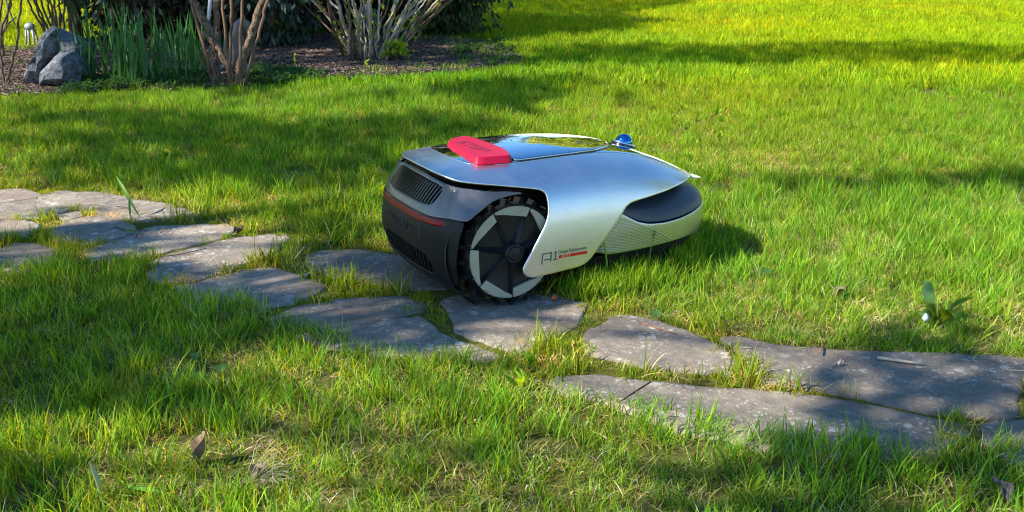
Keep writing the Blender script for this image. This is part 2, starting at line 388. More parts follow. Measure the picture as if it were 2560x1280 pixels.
letters = bars_of(0, [(0, .8, 1, 1), (0, .6, LT, .8), (0, .4, 1, .6), (.8, .2, 1, .4), (0, 0, 1, .2)]) + bars_of(.265, [(0, .8, 1, 1), (.4, 0, .6, .8)]) + bars_of(.53, [(0, .8, 1, 1), (0, 0, 1, .2), (0, .2, LT, .8), (.8, .2, 1, .8)]) + bars_of(.795, [(0, .8, 1, 1), (0, 0, LT, .8), (LT, .4, 1, .58), (.8, .58, 1, .8)])
mb = MB()
for q in letters:
    V, F = extrude_flat(np.array(q), [(0, 1, 2, 3)], mp_stop, .0002); mb.add(V, F)
mb.build('button_lettering', M['red_text'], stop, smooth=False)

# ---- side lettering on the skirt
def mp_skirt(x0, x1, z0, z1, shear=0.):
    def f(P):
        x = x0 + P[:, 0] * (x1 - x0); z = z0 + P[:, 1] * (z1 - z0); x = x + (P[:, 1] - .5) * shear
        v = np.full(len(x), -.92)
        for _ in range(12):
            zz = S(x, v)[:, 2]; v = np.clip(v + (zz - z) * -3.2, -1, -.5) if False else np.clip(v - (zz - z) * 3.0 * -1 * -1, -1, -.5)
        # bisection for z(v)
        lo = np.full(len(x), -1.); hi = np.full(len(x), -.5)
        for _ in range(24):
            mid = (lo + hi) / 2; zz = S(x, mid)[:, 2]; up = zz < z; lo = np.where(up, mid, lo); hi = np.where(up, hi, mid)
        p = S(x, (lo + hi) / 2); n_ = fnormal(S, x, (lo + hi) / 2, False); n_ = n_ * np.where(n_[:, 1:2] > 0, -1, 1)
        return p + n_ * .0003, n_
    return f
def poly_on_skirt(name, shapes, rect, mat, parent, shear=0.):
    mb = MB()
    for sh in shapes:
        V, F = extrude_flat(np.array(sh), [tuple(range(len(sh)))], mp_skirt(*rect, shear), .0003); mb.add(V, F)
    return mb.build(name, mat, parent, smooth=False)
t_ = .13
A_ = [[(0, 0), (.07, 0), (.07, 1), (0, 1)], [(.07, .90), (.62, .90), (.62, 1), (.07, 1)], [(.55, .13), (.62, .13), (.62, .90), (.55, .90)], [(.16, .33), (.55, .33), (.55, .43), (.16, .43)]]
One = [[(.84, .20), (.91, .20), (.91, 1), (.84, 1)], [(.74, .80), (.84, .92), (.84, 1.0), (.74, .90)], [(.72, .20), (.84, .20), (.84, .30), (.72, .30)], [(.91, .20), (1.0, .20), (1.0, .30), (.91, .30)]]
poly_on_skirt('model_lettering', A_ + One, (.0585, .0935, .0775, .099), M['print'], cover, .002)
tt, tf = text_geo('Dreame Roboticmower')
V, F = extrude_flat(tt, tf, mp_skirt(.096, .1605, .0925, .1000), .0002)
mesh('name_lettering', V, F, M['print'], cover, smooth=False)
bars = [[(0, 0), (.10, 0), (.13, 1), (.02, 1), (-.005, .6)]] + [[(.155 + .07 * k, 0), (.195 + .07 * k, 0), (.225 + .07 * k, 1), (.185 + .07 * k, 1)] for k in range(3)] + [[(.37, 0), (.985, 0), (1, .35), (1, .7), (.985, 1), (.40, 1)]]
for bpol in bars: poly_on_skirt('red_stripe', [bpol], (.0965, .1605, .0835, .0895), M['red_print'], cover)

# ---- rear body
ARCH = [(-1.1997, 0.2104), (-1.0214, 0.2128), (-0.9294, 0.2062), (-0.7996, 0.1905), (-0.6918, 0.1748), (-0.613, 0.1497), (-0.5699, 0.1168), (-0.5439, 0.0857), (-0.5377, 0.0564)]
TOPB = [(-.05, .2398), (-0.4234, 0.2315), (-0.7843, 0.2265), (-0.9975, 0.2190), (-1.2, .2125)]
SEAM = [(0, .1722), (-0.2395, 0.1725), (-0.4744, 0.1768), (-0.66, 0.1740)]
GR = [(-0.392, 0.2285), (0.2288, 0.2365), (0.285, 0.1891), (-0.2399, 0.1887)]
LG = [(-.30, .062), (-.292, .066), (-.235, .090), (-.205, .0965), (-.14, .1), (0, .1), (.14, .1), (.205, .0965), (.235, .090), (.292, .066), (.30, .062), (.2, .0585), (0, .0575), (-.2, .0585)]
def sym(h): return dens(h + mir(h, True), 4, 1)
upper = [(0, .241)] [:0] + TOPB + ARCH[1:4] + [(-.70, .1765), (-.66, .1752)] + [(a, z + .0010) for a, z in SEAM[:3][::-1]]
up_poly = dens(upper + [(-a, z) for a, z in upper[::-1][1:]], 4, 1)
ub = patch('rear_panel', B, up_poly, .008, .003, .12, 1, M['charcoal'], MOW, holes=[dens(GR, 6, 2)], thick=.004, rnd=.0012)
low = [(a, z - .0008) for a, z in SEAM] + ARCH[5:] + [(-.52, .047), (-.42, .047), (-.32, .052), (-.2, .052), (0, .051)]
lo_poly = dens(low + [(-a, z) for a, z in low[1:-1][::-1]], 4, 1)
lb = patch('rear_bumper', B, lo_poly, .008, .003, .12, 1, M['dark'], MOW, holes=[dens(LG, 3, 0)], thick=.004, rnd=.0012)
def inset_fn(fn, d):
    def f(a, b):
        p = fn(a, b); n_ = fnormal(fn, np.asarray(a, float), np.asarray(b, float), False)
        c = np.array([.2 if fn is B else .2, 0, .13]); s_ = np.sign(((p - c) * n_).sum(-1, keepdims=True)); return p - n_ * s_ * d
    return f
Bi = inset_fn(B, .009)
patch('grille_back', Bi, [(-.45, .180), (-.45, .240), (.34, .240), (.34, .180)], .02, .006, .12, 1, M['black'], MOW)
patch('vent_back', Bi, [(-.36, .050), (-.36, .108), (.36, .108), (.36, .050)], .02, .006, .12, 1, M['black'], MOW)
def bar_on(fn, a0, a1, wu, d0, d1, mat, name, parent, steps=5):
    """a raised bar on surface fn running between two parameter points; wu half width in metres"""
    P = [np.array(a0) + (np.array(a1) - np.array(a0)) * k / steps for k in range(steps + 1)]
    pts = np.array([fn(*p) for p in P]); nn = np.array([fnormal(fn, np.float64(p[0]), np.float64(p[1]), False) for p in P])
    c = np.array([.2, 0, .13]); nn *= np.sign(((pts - c) * nn).sum(-1, keepdims=True))
    V = []; F = []
    for i in range(steps + 1):
        t = pts[min(i + 1, steps)] - pts[max(i - 1, 0)]; t /= np.linalg.norm(t); s_ = np.cross(t, nn[i])
        for (k, h) in ((-1, d0), (-1, d1 - .0006), (-.6, d1), (.6, d1), (1, d1 - .0006), (1, d0)): V.append(pts[i] + s_ * wu * k + nn[i] * h)
    for i in range(steps):
        for k in range(5): F.append((i * 6 + k, (i + 1) * 6 + k, (i + 1) * 6 + k + 1, i * 6 + k + 1))
    F.append(tuple(range(6))); F.append(tuple(steps * 6 + k for k in range(6))[::-1])
    return mesh(name, V, F, mat, parent, smooth=False)
NG = 21
for i in range(NG):
    t = (i + .5) / NG; a = np.array(GR[0]) * (1 - t) + np.array(GR[1]) * t; b = np.array(GR[3]) * (1 - t) + np.array(GR[2]) * t
    ya = B(*GR[0])[1] * (1 - t) + B(*GR[1])[1] * t; yb = B(*GR[3])[1] * (1 - t) + B(*GR[2])[1] * t
    bar_on(lambda y, z: B(ub_(y, z), z), (ya, a[1] - .0015), (yb, b[1] + .0015), .0020, -.009, .0002, M['gloss_black'], 'grille_slat', ub, 6)
NL = 17
for i in range(NL):
    t = (i + .5) / NL * 2 - 1; u = float(ub_(t * B(.285, .075)[1], .075)); zt = float(np.interp(abs(u), [0, .14, .205, .235, .29], [.1, .1, .0965, .090, .068]))
    bar_on(B, (u, zt), (u, .0585), .0021, -.008, -.0012, M['dark'], 'lower_slat', lb, 3)
# lamp
LU = [(-.4418, .1716), (-.3, .1700), (-.1937, .1695), (0, .1695)]; LD = [(0, .1601), (-.2, .1603), (-.32, .1612), (-.4283, .1632), (-.4418, .166)]
lu = [(-.4418, .1712)] + LU[1:]; lampp = lu + [(-a, b) for a, b in lu[:-1][::-1]] + [(-a, b) for a, b in LD[1:][::-1]] + LD[:]
lamp = patch('tail_lamp', B, dens(lampp, 4, 1), .008, .0014, .12, 1, M['lamp'], MOW, off=.0012, thick=.004, rnd=.0012)
lo_ = [(-.43, .1650), (-.32, .1638), (-.2, .1632), (0, .1630)]; lp2 = lo_ + [(-a, b) for a, b in lo_[:-1][::-1]] + [(.425, .1638), (.32, .1618), (.2, .1610), (0, .1608), (-.2, .1610), (-.32, .1618), (-.425, .1638)]
patch('lens_strip', B, dens(lp2, 4, 1), .008, .0012, .12, 1, M['lamp_in'], lamp, off=.0017, thick=.0006, rnd=.0003, back=False)
patch('lamp_bezel', B, dens([(-.452, .1728), (-.3, .1716), (0, .1712), (.3, .1716), (.452, .1728), (.452, .164), (.43, .161), (.3, .1588), (0, .1582), (-.3, .1588), (-.43, .161), (-.452, .164)], 5, 1), .008, .0014, .12, 1, M['gloss_black'], MOW, off=.0004, thick=.002, rnd=.0008, back=False)
# embossed lettering
def mp_rear(P):
    z = .1290 + P[:, 1] * .0160; u = ub_(.074 - P[:, 0] * .148, z)
    p = B(u, z); n_ = fnormal(B, u, z, False); c = np.array([.2, 0, .13]); n_ *= np.sign(((p - c) * n_).sum(-1, keepdims=True)); return p, n_
plate = patch('badge_plate', B, dens([(-.165, .1270), (-.165, .1468), (.165, .1468), (.165, .1270)], 6, 1), .008, .0014, .12, 1, M['black'], MOW, off=.0005, thick=.001, rnd=.0004, back=False)
bt, bf = text_geo('DREAME', spacing=1.05)
V, F = extrude_flat(bt, bf, mp_rear, .0016); mesh('badge_lettering', V, F, M['dark'], plate, smooth=False)

# ---- inner hull
hull = MB()
st = [(-.085, .120, .055, .20), (-.05, .13, .04, .235), (.1, .125, .04, .245), (.25, .13, .035, .235), (.36, .13, .035, .21), (.44, .10, .035, .165), (.50, .055, .04, .15)]
V = []; 
for X, hy, z0, z1 in st: V += [(X, -hy, z0), (X, -hy, z1), (X, hy, z1), (X, hy, z0)]
F = [(i * 4 + k, i * 4 + (k + 1) % 4, (i + 1) * 4 + (k + 1) % 4, (i + 1) * 4 + k) for i in range(len(st) - 1) for k in range(4)] + [(0, 1, 2, 3), tuple((len(st) - 1) * 4 + k for k in range(4))[::-1]]
mesh('chassis', V, F, M['black'], MOW, smooth=False)
for s in (-1, 1):
    Vl, Fl = lathe_y([(.1185, s * .110), (.1185, s * .150), (.1195, s * .163)], 60, 0, .105, R_(-20), R_(245))
    mesh('wheel_arch_liner', Vl, Fl, M['black'], MOW)

# ---- rear wheels
RW, RO = .105, .0903
def make_wheel(s):
    """s = -1 on the right side (the one seen), +1 on the left"""
    wh = empty('rear_wheel', (.005, -s * .0125, .105), 0, MOW)
    y = lambda d: s * d
    prof = [(.060, y(.140)), (.088, y(.1405)), (.0935, y(.144)), (.0955, y(.150)), (.0955, y(.199)), (.0950, y(.2035)), (.0936, y(.2058)), (.0915, y(.2062)), (.0906, y(.2052)), (.0904, y(.196))]
    V, F = lathe_y(prof, 90); mesh('tyre', V, F, M['rubber'], wh)
    prof = [(.0905, y(.200)), (.0895, y(.2005)), (.0860, y(.1985)), (.078, y(.1935)), (.030, y(.1965)), (.012, y(.1970)), (.0, y(.1970))]
    V, F = lathe_y(prof, 90); mesh('rim', V, F, M['rim_dark'], wh)
    for k in range(21):
        q = R_(97.3) + k * 2 * math.pi / 21; mb = MB(); c, sn = math.cos(q), math.sin(q); tx, tz = -sn, c
        def pt(r, t, yy): return (c * r + tx * t, yy, sn * r + tz * t)
        V = []
        for yy, hb, ht, r1 in ((y(.2050), .0058, .0022, .1050), (y(.185), .0060, .0028, .1050), (y(.160), .0055, .0024, .1040), (y(.142), .0050, .0016, .100)):
            sk = (.2050 - abs(yy)) * .22
            V += [pt(.0945, -hb + sk, yy), pt(r1, -ht + sk, yy), pt(r1, ht + sk, yy), pt(.0945, hb + sk, yy)]
        F = [(i * 4 + k2, i * 4 + (k2 + 1) % 4, (i + 1) * 4 + (k2 + 1) % 4, (i + 1) * 4 + k2) for i in range(3) for k2 in range(4)] + [(0, 3, 2, 1), (12, 13, 14, 15)]
        mesh('lug', V, F, M['rubber'], wh, smooth=False)
    for k in range(7):
        q0 = R_(64.5) + k * 2 * math.pi / 7; st_ = 2 * math.pi / 7
        # grey insert: wide where it starts, narrow where it ends
        outer = [(RO - .0004, q0 + R_(1.0) + (st_ - R_(2.0)) * i / 14) for i in range(15)]
        e = q0 + st_ - R_(1.0)
        pa = (RO * .800, q0 + R_(1.3)); pb = (RO * .865, q0 + R_(40)); pc = (RO * .94, e)
        def lerp_xy(p, q, n_):
            x0, z0, x1, z1 = p[0] * math.cos(p[1]), p[0] * math.sin(p[1]), q[0] * math.cos(q[1]), q[0] * math.sin(q[1])
            return [(x0 + (x1 - x0) * i / n_, z0 + (z1 - z0) * i / n_) for i in range(n_)]
        inner = lerp_xy(pa, pb, 9) + lerp_xy(pb, pc, 5) + [(pc[0] * math.cos(pc[1]), pc[0] * math.sin(pc[1]))]
        ox = [(r * math.cos(a), r * math.sin(a)) for r, a in outer]; n_ = 15
        V = []
        for (h, shr) in ((.198, 0), (.2040, 0), (.2046, .0005)):
            for i in range(n_):
                v1 = Vector(ox[i]); v2 = Vector(inner[i]); d = (v1 - v2).normalized() * shr
                V += [(v1.x - d.x, y(h), v1.y - d.y), (v2.x + d.x, y(h), v2.y + d.y)]
        F = []
        for L in (0, 1):
            for i in range(n_ - 1):
                b0, b1 = L * 2 * n_ + 2 * i, (L + 1) * 2 * n_ + 2 * i
                F += [(b0, b0 + 2, b1 + 2, b1), (b0 + 1, b1 + 1, b1 + 3, b0 + 3)]
            for i in (0, n_ - 1):
                b0, b1 = L * 2 * n_ + 2 * i, (L + 1) * 2 * n_ + 2 * i; F.append((b0, b0 + 1, b1 + 1, b1))
        F += [(4 * n_ + 2 * i, 4 * n_ + 2 * i + 1, 4 * n_ + 2 * i + 3, 4 * n_ + 2 * i + 2) for i in range(n_ - 1)]
        mesh('rim_insert', V, F, M['rim_silver'], wh, smooth=False)
        # spoke: a ridge falling from the hub to the ring, with one broad sloping flank
        c, sn = math.cos(q0), math.sin(q0)
        def sp(r, t, h): return (c * r - sn * t, y(h), sn * r + c * t)
        V = [sp(.012, -.0068, .197), sp(.012, 0, .2105), sp(.012, .0068, .197), sp(.045, -.0048, .1955), sp(.045, -.0004, .2062), sp(.045, .0075, .1955),
             sp(.0735, -.0026, .1945), sp(.0735, 0, .2035), sp(.0735, .0030, .1945), sp(.0890, -.0010, .198), sp(.0890, 0, .2032), sp(.0890, .0010, .198)]
        F = [(i * 3 + k2, i * 3 + k2 + 1, (i + 1) * 3 + k2 + 1, (i + 1) * 3 + k2) for i in range(3) for k2 in range(2)]
        mesh('spoke', V, F, M['rim_dark'], wh, smooth=False)
    prof = [(.0200, y(.195)), (.0196, y(.2100)), (.0186, y(.2135)), (.0170, y(.2150)), (.0150, y(.2150)), (.0143, y(.2140)), (.0141, y(.2115)), (.0136, y(.2115)), (.0134, y(.2138)), (.0126, y(.2146)), (.0, y(.2150))]
    V, F = lathe_y(prof, 56); mesh('hub', V, F, M['rim_dark'], wh)
    mb = MB(); rc = random.Random(11)
    for k in range(26):
        a = rc.uniform(3.3, 6.2) if k % 3 else rc.uniform(0, 6.28); r_ = rc.uniform(.088, .0965); q = rc.uniform(0, 3.14); L_ = rc.uniform(.003, .010); c_ = (r_ * math.cos(a), r_ * math.sin(a)); d = (math.cos(q) * L_, math.sin(q) * L_); e = (-math.sin(q) * .0006, math.cos(q) * .0006)
        yy = y(.2068 + rc.uniform(0, .0008)); mb.add([(c_[0] - d[0] + e[0], yy, c_[1] - d[1] + e[1]), (c_[0] + e[0] * .5, yy + s * .0012, c_[1] + e[1] * .5), (c_[0] + d[0], yy, c_[1] + d[1]), (c_[0] - e[0], yy + s * .0012, c_[1] - e[1])], [(0, 1, 2, 3)])
    gc = mb.build('grass_clippings', M['clip'], wh, smooth=False); gc['kind'] = 'stuff'
    return wh
make_wheel(-1); make_wheel(1)

# ---- front base
RIM = [(-1.06, .150), (-0.96, .148), (-0.9341, 0.1440), (-0.9094, 0.1332), (-0.8802, 0.1221), (-0.8333, 0.1133), (-0.7541, 0.1088), (-0.651, 0.1092), (-0.5314, 0.1125), (-0.4024, 0.1160), (-.2, .118), (0, .119)]
FB = [(0, .0605), (-0.3507, 0.0613), (-0.6928, 0.0645), (-0.8608, 0.0645), (-0.9476, 0.0650), (-0.9750, 0.0655), (-0.995, 0.074), (-1.06, .10)]
fbp = RIM + [(-a, b) for a, b in RIM[:-1][::-1]] + [(-a, b) for a, b in FB[1:][::-1]] + FB
fb = patch('front_base', FS, dens(fbp, 4, 1), .008, .003, .2, 1, M['silver_base'], MOW, thick=.004, rnd=.0012)
for i in range(12):
    t = (i + .3) / 12.2
    for s in (1, -1):
        a = np.array((-.945, .1385)) * (1 - t) + np.array((-1.02, .074)) * t; b = np.array((-.690, .0662)) * (1 - t) + np.array((-.955, .0662)) * t
        a = a + (b - a) * .02
        r_ = bar_on(FS, (a[0] * s, a[1]), (b[0] * s, b[1]), .0014, -.001, .0017, M['silver_base'], 'rib', fb, 14)
def capfn(u, t):
    u = np.asarray(u, float); t = np.asarray(t, float)
    zr = np.interp(np.abs(u), [-a for a, b in RIM[::-1]], [b for a, b in RIM[::-1]])
    p0 = FS(u, zr, .0008); zi = np.maximum(.162, zr + .006); ins = .052 * np.clip((1.0 - np.abs(u)) * 5, .15, 1)
    a_ = np.abs(u); p1 = FS(u, zi, ins)
    bul = np.sin(np.pi * t)[..., None] * np.array([0, 0, .010]) + np.sin(np.pi * t)[..., None] * (p0 - p1) * .10
    tx_ = (t ** 1.7)[..., None]; tz_ = (t ** .8)[..., None]; q = p0 * (1 - tx_) + p1 * tx_; q[..., 2:] = p0[..., 2:] * (1 - tz_) + p1[..., 2:] * tz_
    return q + np.sin(np.pi * t)[..., None] * np.array([0, 0, .004]) * np.clip((1.05 - a_) * 6, 0, 1)[..., None]
m, n, l, b = new_mat('ribbed_dark_plastic'); setp(b, base=(.035, .045, .07), rough=.46)
tc = n.new('ShaderNodeTexCoord'); sx = n.new('ShaderNodeSeparateXYZ'); l.new(tc.outputs['Object'], sx.inputs[0])
mu = n.new('ShaderNodeMath'); mu.operation = 'MULTIPLY'; mu.inputs[1].default_value = 2 * math.pi / .0060; l.new(sx.outputs[0], mu.inputs[0])
si = n.new('ShaderNodeMath'); si.operation = 'SINE'; l.new(mu.outputs[0], si.inputs[0])
bp = n.new('ShaderNodeBump'); bp.inputs['Strength'].default_value = .28; bp.inputs['Distance'].default_value = .0004; l.new(si.outputs[0], bp.inputs['Height']); l.new(bp.outputs[0], b.inputs['Normal'])
M['ribbed'] = m
patch('front_cap', capfn, dens([(-1.0, .0), (-1.0, 1.), (1.0, 1.), (1.0, 0.)], 10, 0), .01, .04, .2, .05, M['ribbed'], MOW, thick=.003, rnd=.0008)
def under(u, t):
    t = np.asarray(t, float); u = np.asarray(u, float)
    return FS(u, .063 - .048 * t + 0 * u, .006 + .020 * t)
patch('underbody', under, [(-1.3, 0), (-1.3, 1), (1.3, 1), (1.3, 0)], .02, .1, .2, .03, M['black'], MOW)
patch('tail_underbody', inset_fn(B, .008), [(-.56, .030), (-.56, .062), (.56, .062), (.56, .030)], .02, .008, .12, 1, M['black'], MOW)
for s in (-1, 1):
    cw = empty('front_wheel', (.40, s * .115, .014), 0, MOW)
    V, F = lathe_y([(0, -.016), (.022, -.016), (.029, -.011), (.030, 0), (.029, .011), (.022, .016), (0, .016)], 32)
    mesh('tyre', V, F, M['rubber'], cw)

# ---- sensor dome
sd_ = empty('sensor', (0, 0, 0), 0, MOW)
sl = R_(17)
dome_c = Vector((.3860, 0, .2440))
V = []; F = []
for i in range(13):
    th_ = math.pi * .5 * (1 - i / 12) if i < 12 else 0
    th_ = R_(90) - i * R_(90) / 12 * 1.12
    for k in range(36):
        q = 2 * math.pi * k / 36; V.append(Vector((math.cos(q) * math.cos(th_) * .0195, math.sin(q) * math.cos(th_) * .0195, math.sin(th_) * .0195)))
F = [(i * 36 + k, i * 36 + (k + 1) % 36, (i + 1) * 36 + (k + 1) % 36, (i + 1) * 36 + k) for i in range(12) for k in range(36)]
rot = Matrix.Rotation(sl, 3, 'Y')
mesh('dome', [dome_c + rot @ v for v in V], F, M['dome'], sd_)
def ring_plate(r0, r1, z0, z1, q0, q1, seg=40, sx=1.0):
    V = []; F = []
    for k in range(seg + 1):
        q = q0 + (q1 - q0) * k / seg
        for r, z in ((r0, z1), (r1 - .0008, z1), (r1, z1 - .0008), (r1, z0), (r0, z0)): V.append((math.cos(q) * r * sx, math.sin(q) * r, z))
    for k in range(seg):
        for j in range(5): F.append((k * 5 + j, k * 5 + (j + 1) % 5, (k + 1) * 5 + (j + 1) % 5, (k + 1) * 5 + j))
    F += [tuple(range(5)), tuple(seg * 5 + j for j in range(5))[::-1]]
    return V, F
V, F = ring_plate(.0198, .0275, -.003, .0008, R_(75), R_(330)); mesh('collar', [dome_c + rot @ Vector(v) for v in V], F, M['chrome'], sd_)
V, F = ring_plate(.0190, .0268, -.010, -.0032, R_(0), R_(360), 48); mesh('collar_base', [dome_c + rot @ Vector(v) for v in V], F, M['gloss_black'], sd_)
V, F = ring_plate(.0150, .0300, -.0120, -.0075, R_(0), R_(360), 48, 1.15); mesh('mount_plate', [dome_c + rot @ Vector(v) for v in V], F, M['gloss_black'], sd_)
V, F = box(-.002, .002, -.0035, .0035, -.002, .002)
mesh('window', [dome_c + rot @ (Vector(v) + Vector((-.0100, -.0240, -.0062))) for v in V], F, plain('teal_window', (.01, .12, .10), .2), sd_, smooth=False)
# film tab sticking out of the nose
tp = [(.506, -.070, .1735), (.5235, -.069, .1735), (.5440, -.072, .1655), (.5425, -.078, .1640), (.524, -.074, .1625), (.506, -.074, .1680)]
V = tp + [(x, yq + .0012, z - .0006) for x, yq, z in tp]; nn = 6
mesh('film_tab', V, [tuple(range(6))] + [tuple(range(6, 12))[::-1]] + [(i, (i + 1) % 6, 6 + (i + 1) % 6, 6 + i) for i in range(6)], M['film'], MOW, smooth=False)
# ================================================================== PLACE
CP, SP = math.cos(PITCH), math.sin(PITCH)
def G(px, py, z=0.):
    """ground point seen at a photograph pixel"""
    x = (px - 1280) / FPX; u = (640 - py) / FPX
    d = Vector((x, CP + u * SP, -SP + u * CP)); t = (z - CAMH) / d.z
    return Vector((d.x * t, d.y * t, z))
def PY(px, py, Y):
    """point at distance Y behind a photograph pixel"""
    x = (px - 1280) / FPX; u = (640 - py) / FPX
    d = Vector((x, CP + u * SP, -SP + u * CP)); t = Y / d.y
    return Vector((d.x * t, Y, CAMH + d.z * t))
def project(x, y, z=0.):
    zz = z - CAMH; dep = y * CP - zz * SP; up = y * SP + zz * CP
    return 1280 + FPX * x / dep, 640 - FPX * up / dep

def vnoise(x, y, s, seed=0, oct=3):
    """value noise for whole arrays"""
    out = 0; amp = 1; tot = 0
    for o in range(oct):
        X = np.asarray(x) / s + 91.7 * seed + 13.1 * o; Y = np.asarray(y) / s + 37.3 * seed + 7.7 * o
        xi = np.floor(X).astype(np.int64); yi = np.floor(Y).astype(np.int64); fx = X - xi; fy = Y - yi
        fx = fx * fx * (3 - 2 * fx); fy = fy * fy * (3 - 2 * fy)
        def h(a, b):
            n_ = (a * 374761393 + b * 668265263 + seed * 1442695 + o * 97) & 0x7fffffff
            n_ = ((n_ ^ (n_ >> 13)) * 1274126177) & 0x7fffffff; return ((n_ ^ (n_ >> 16)) & 0xffff) / 65535.
        v = (h(xi, yi) * (1 - fx) + h(xi + 1, yi) * fx) * (1 - fy) + (h(xi, yi + 1) * (1 - fx) + h(xi + 1, yi + 1) * fx) * fy
        out = out + v * amp; tot += amp; amp *= .5; s = s * .5
    return out / tot

# ------------------------------------------------------------------ stones of the path (outlines in the photograph -> ground)
STONES = [
 [(-40, 480), (0, 477), (45, 474), (88, 488), (40, 498), (-40, 506)],
 [(92, 487), (155, 477), (240, 483), (304, 490), (290, 497), (215, 507), (165, 506), (120, 496)],
 [(-60, 508), (0, 505), (85, 495), (122, 499), (157, 516), (140, 529), (100, 535), (-60, 540)],
 [(195, 512), (300, 494), (375, 505), (450, 519), (464, 533), (350, 548), (275, 533), (212, 518)],
 [(-60, 550), (38, 548), (74, 559), (72, 580), (20, 590), (-60, 592)],
 [(147, 537), (198, 530), (206, 539), (168, 548)],
 [(175, 551), (240, 536), (278, 549), (326, 574), (287, 591), (207, 603), (155, 591), (160, 567)],
 [(15, 648), (10, 622), (37, 611), (82, 611), (120, 629), (126, 650), (80, 668), (20, 668)],
 [(235, 622), (325, 584), (400, 566), (550, 559), (584, 571), (525, 596), (437, 616), (375, 636), (300, 648), (245, 645)],
 [(380, 653), (475, 622), (575, 594), (700, 584), (722, 597), (650, 642), (500, 692), (440, 703), (395, 692)],
 [(458, 715), (575, 679), (675, 671), (780, 698), (806, 714), (740, 742), (665, 764), (575, 778), (480, 762)],
 [(765, 640), (800, 628), (900, 620), (1000, 640), (1100, 688), (1115, 718), (1030, 716), (940, 700), (850, 690), (785, 668)],
 [(670, 788), (750, 764), (875, 745), (1000, 738), (1072, 752), (1056, 772), (925, 801), (820, 812), (750, 818), (690, 812)],
 [(745, 835), (830, 818), (950, 800), (1046, 794), (1082, 828), (1180, 860), (1252, 884), (1180, 896), (960, 876), (800, 852)],
 [(1110, 752), (1180, 735), (1300, 728), (1400, 738), (1460, 757), (1434, 800), (1352, 848), (1292, 870), (1225, 852), (1150, 812)],
 [(1480, 826), (1540, 790), (1600, 795), (1700, 825), (1790, 864), (1838, 905), (1840, 932), (1770, 927), (1600, 905), (1490, 880), (1468, 850)],
 [(1822, 846), (1870, 845), (1960, 868), (2100, 880), (2250, 884), (2450, 888), (2545, 895), (2560, 930), (2524, 962), (2534, 1010), (2505, 1032), (2370, 1031), (2200, 996), (2050, 966), (1930, 952), (1872, 918), (1842, 886)],
 [(1392, 942), (1500, 936), (1620, 954), (1800, 974), (1930, 984), (2100, 1000), (2250, 1026), (2370, 1046), (2402, 1072), (2385, 1095), (2320, 1122), (2100, 1128), (1900, 1098), (1700, 1060), (1550, 1008), (1440, 985)],
 [(2476, 1052), (2560, 1046), (2680, 1052), (2720, 1110), (2620, 1170), (2520, 1150), (2466, 1100)],
]
# ------------------------------------------------------------------ materials of the ground
def ground_mat(name, c1, c2, c3, scale=22., bump=.6):
    m, n, l, b = new_mat(name); setp(b, rough=.95, spec=.1)
    tc = n.new('ShaderNodeTexCoord')
    t = n.new('ShaderNodeTexNoise'); t.inputs['Scale'].default_value = scale; t.inputs['Detail'].default_value = 8; t.inputs['Roughness'].default_value = .7
    l.new(tc.outputs['Object'], t.inputs['Vector'])
    r = n.new('ShaderNodeValToRGB'); e = r.color_ramp.elements; e[0].position = .32; e[0].color = (*c1, 1); e[1].position = .70; e[1].color = (*c3, 1)
    q = e.new(.5); q.color = (*c2, 1); l.new(t.outputs[0], r.inputs[0]); l.new(r.outputs[0], b.inputs['Base Color'])
    bp = n.new('ShaderNodeBump'); bp.inputs['Strength'].default_value = bump; bp.inputs['Distance'].default_value = .01
    l.new(t.outputs[0], bp.inputs['Height']); l.new(bp.outputs[0], b.inputs['Normal'])
    return m
M['turf'] = ground_mat('turf_soil', (.030, .034, .010), (.075, .080, .020), (.17, .15, .06), 60)
M['far'] = ground_mat('far_lawn', (.045, .095, .012), (.075, .15, .018), (.10, .19, .03), 9)
M['mulch'] = ground_mat('mulch_soil', (.020, .012, .009), (.050, .030, .023), (.10, .065, .050), 30)
M['joint'] = ground_mat('joint_moss', (.040, .045, .010), (.10, .105, .018), (.20, .165, .055), 90)

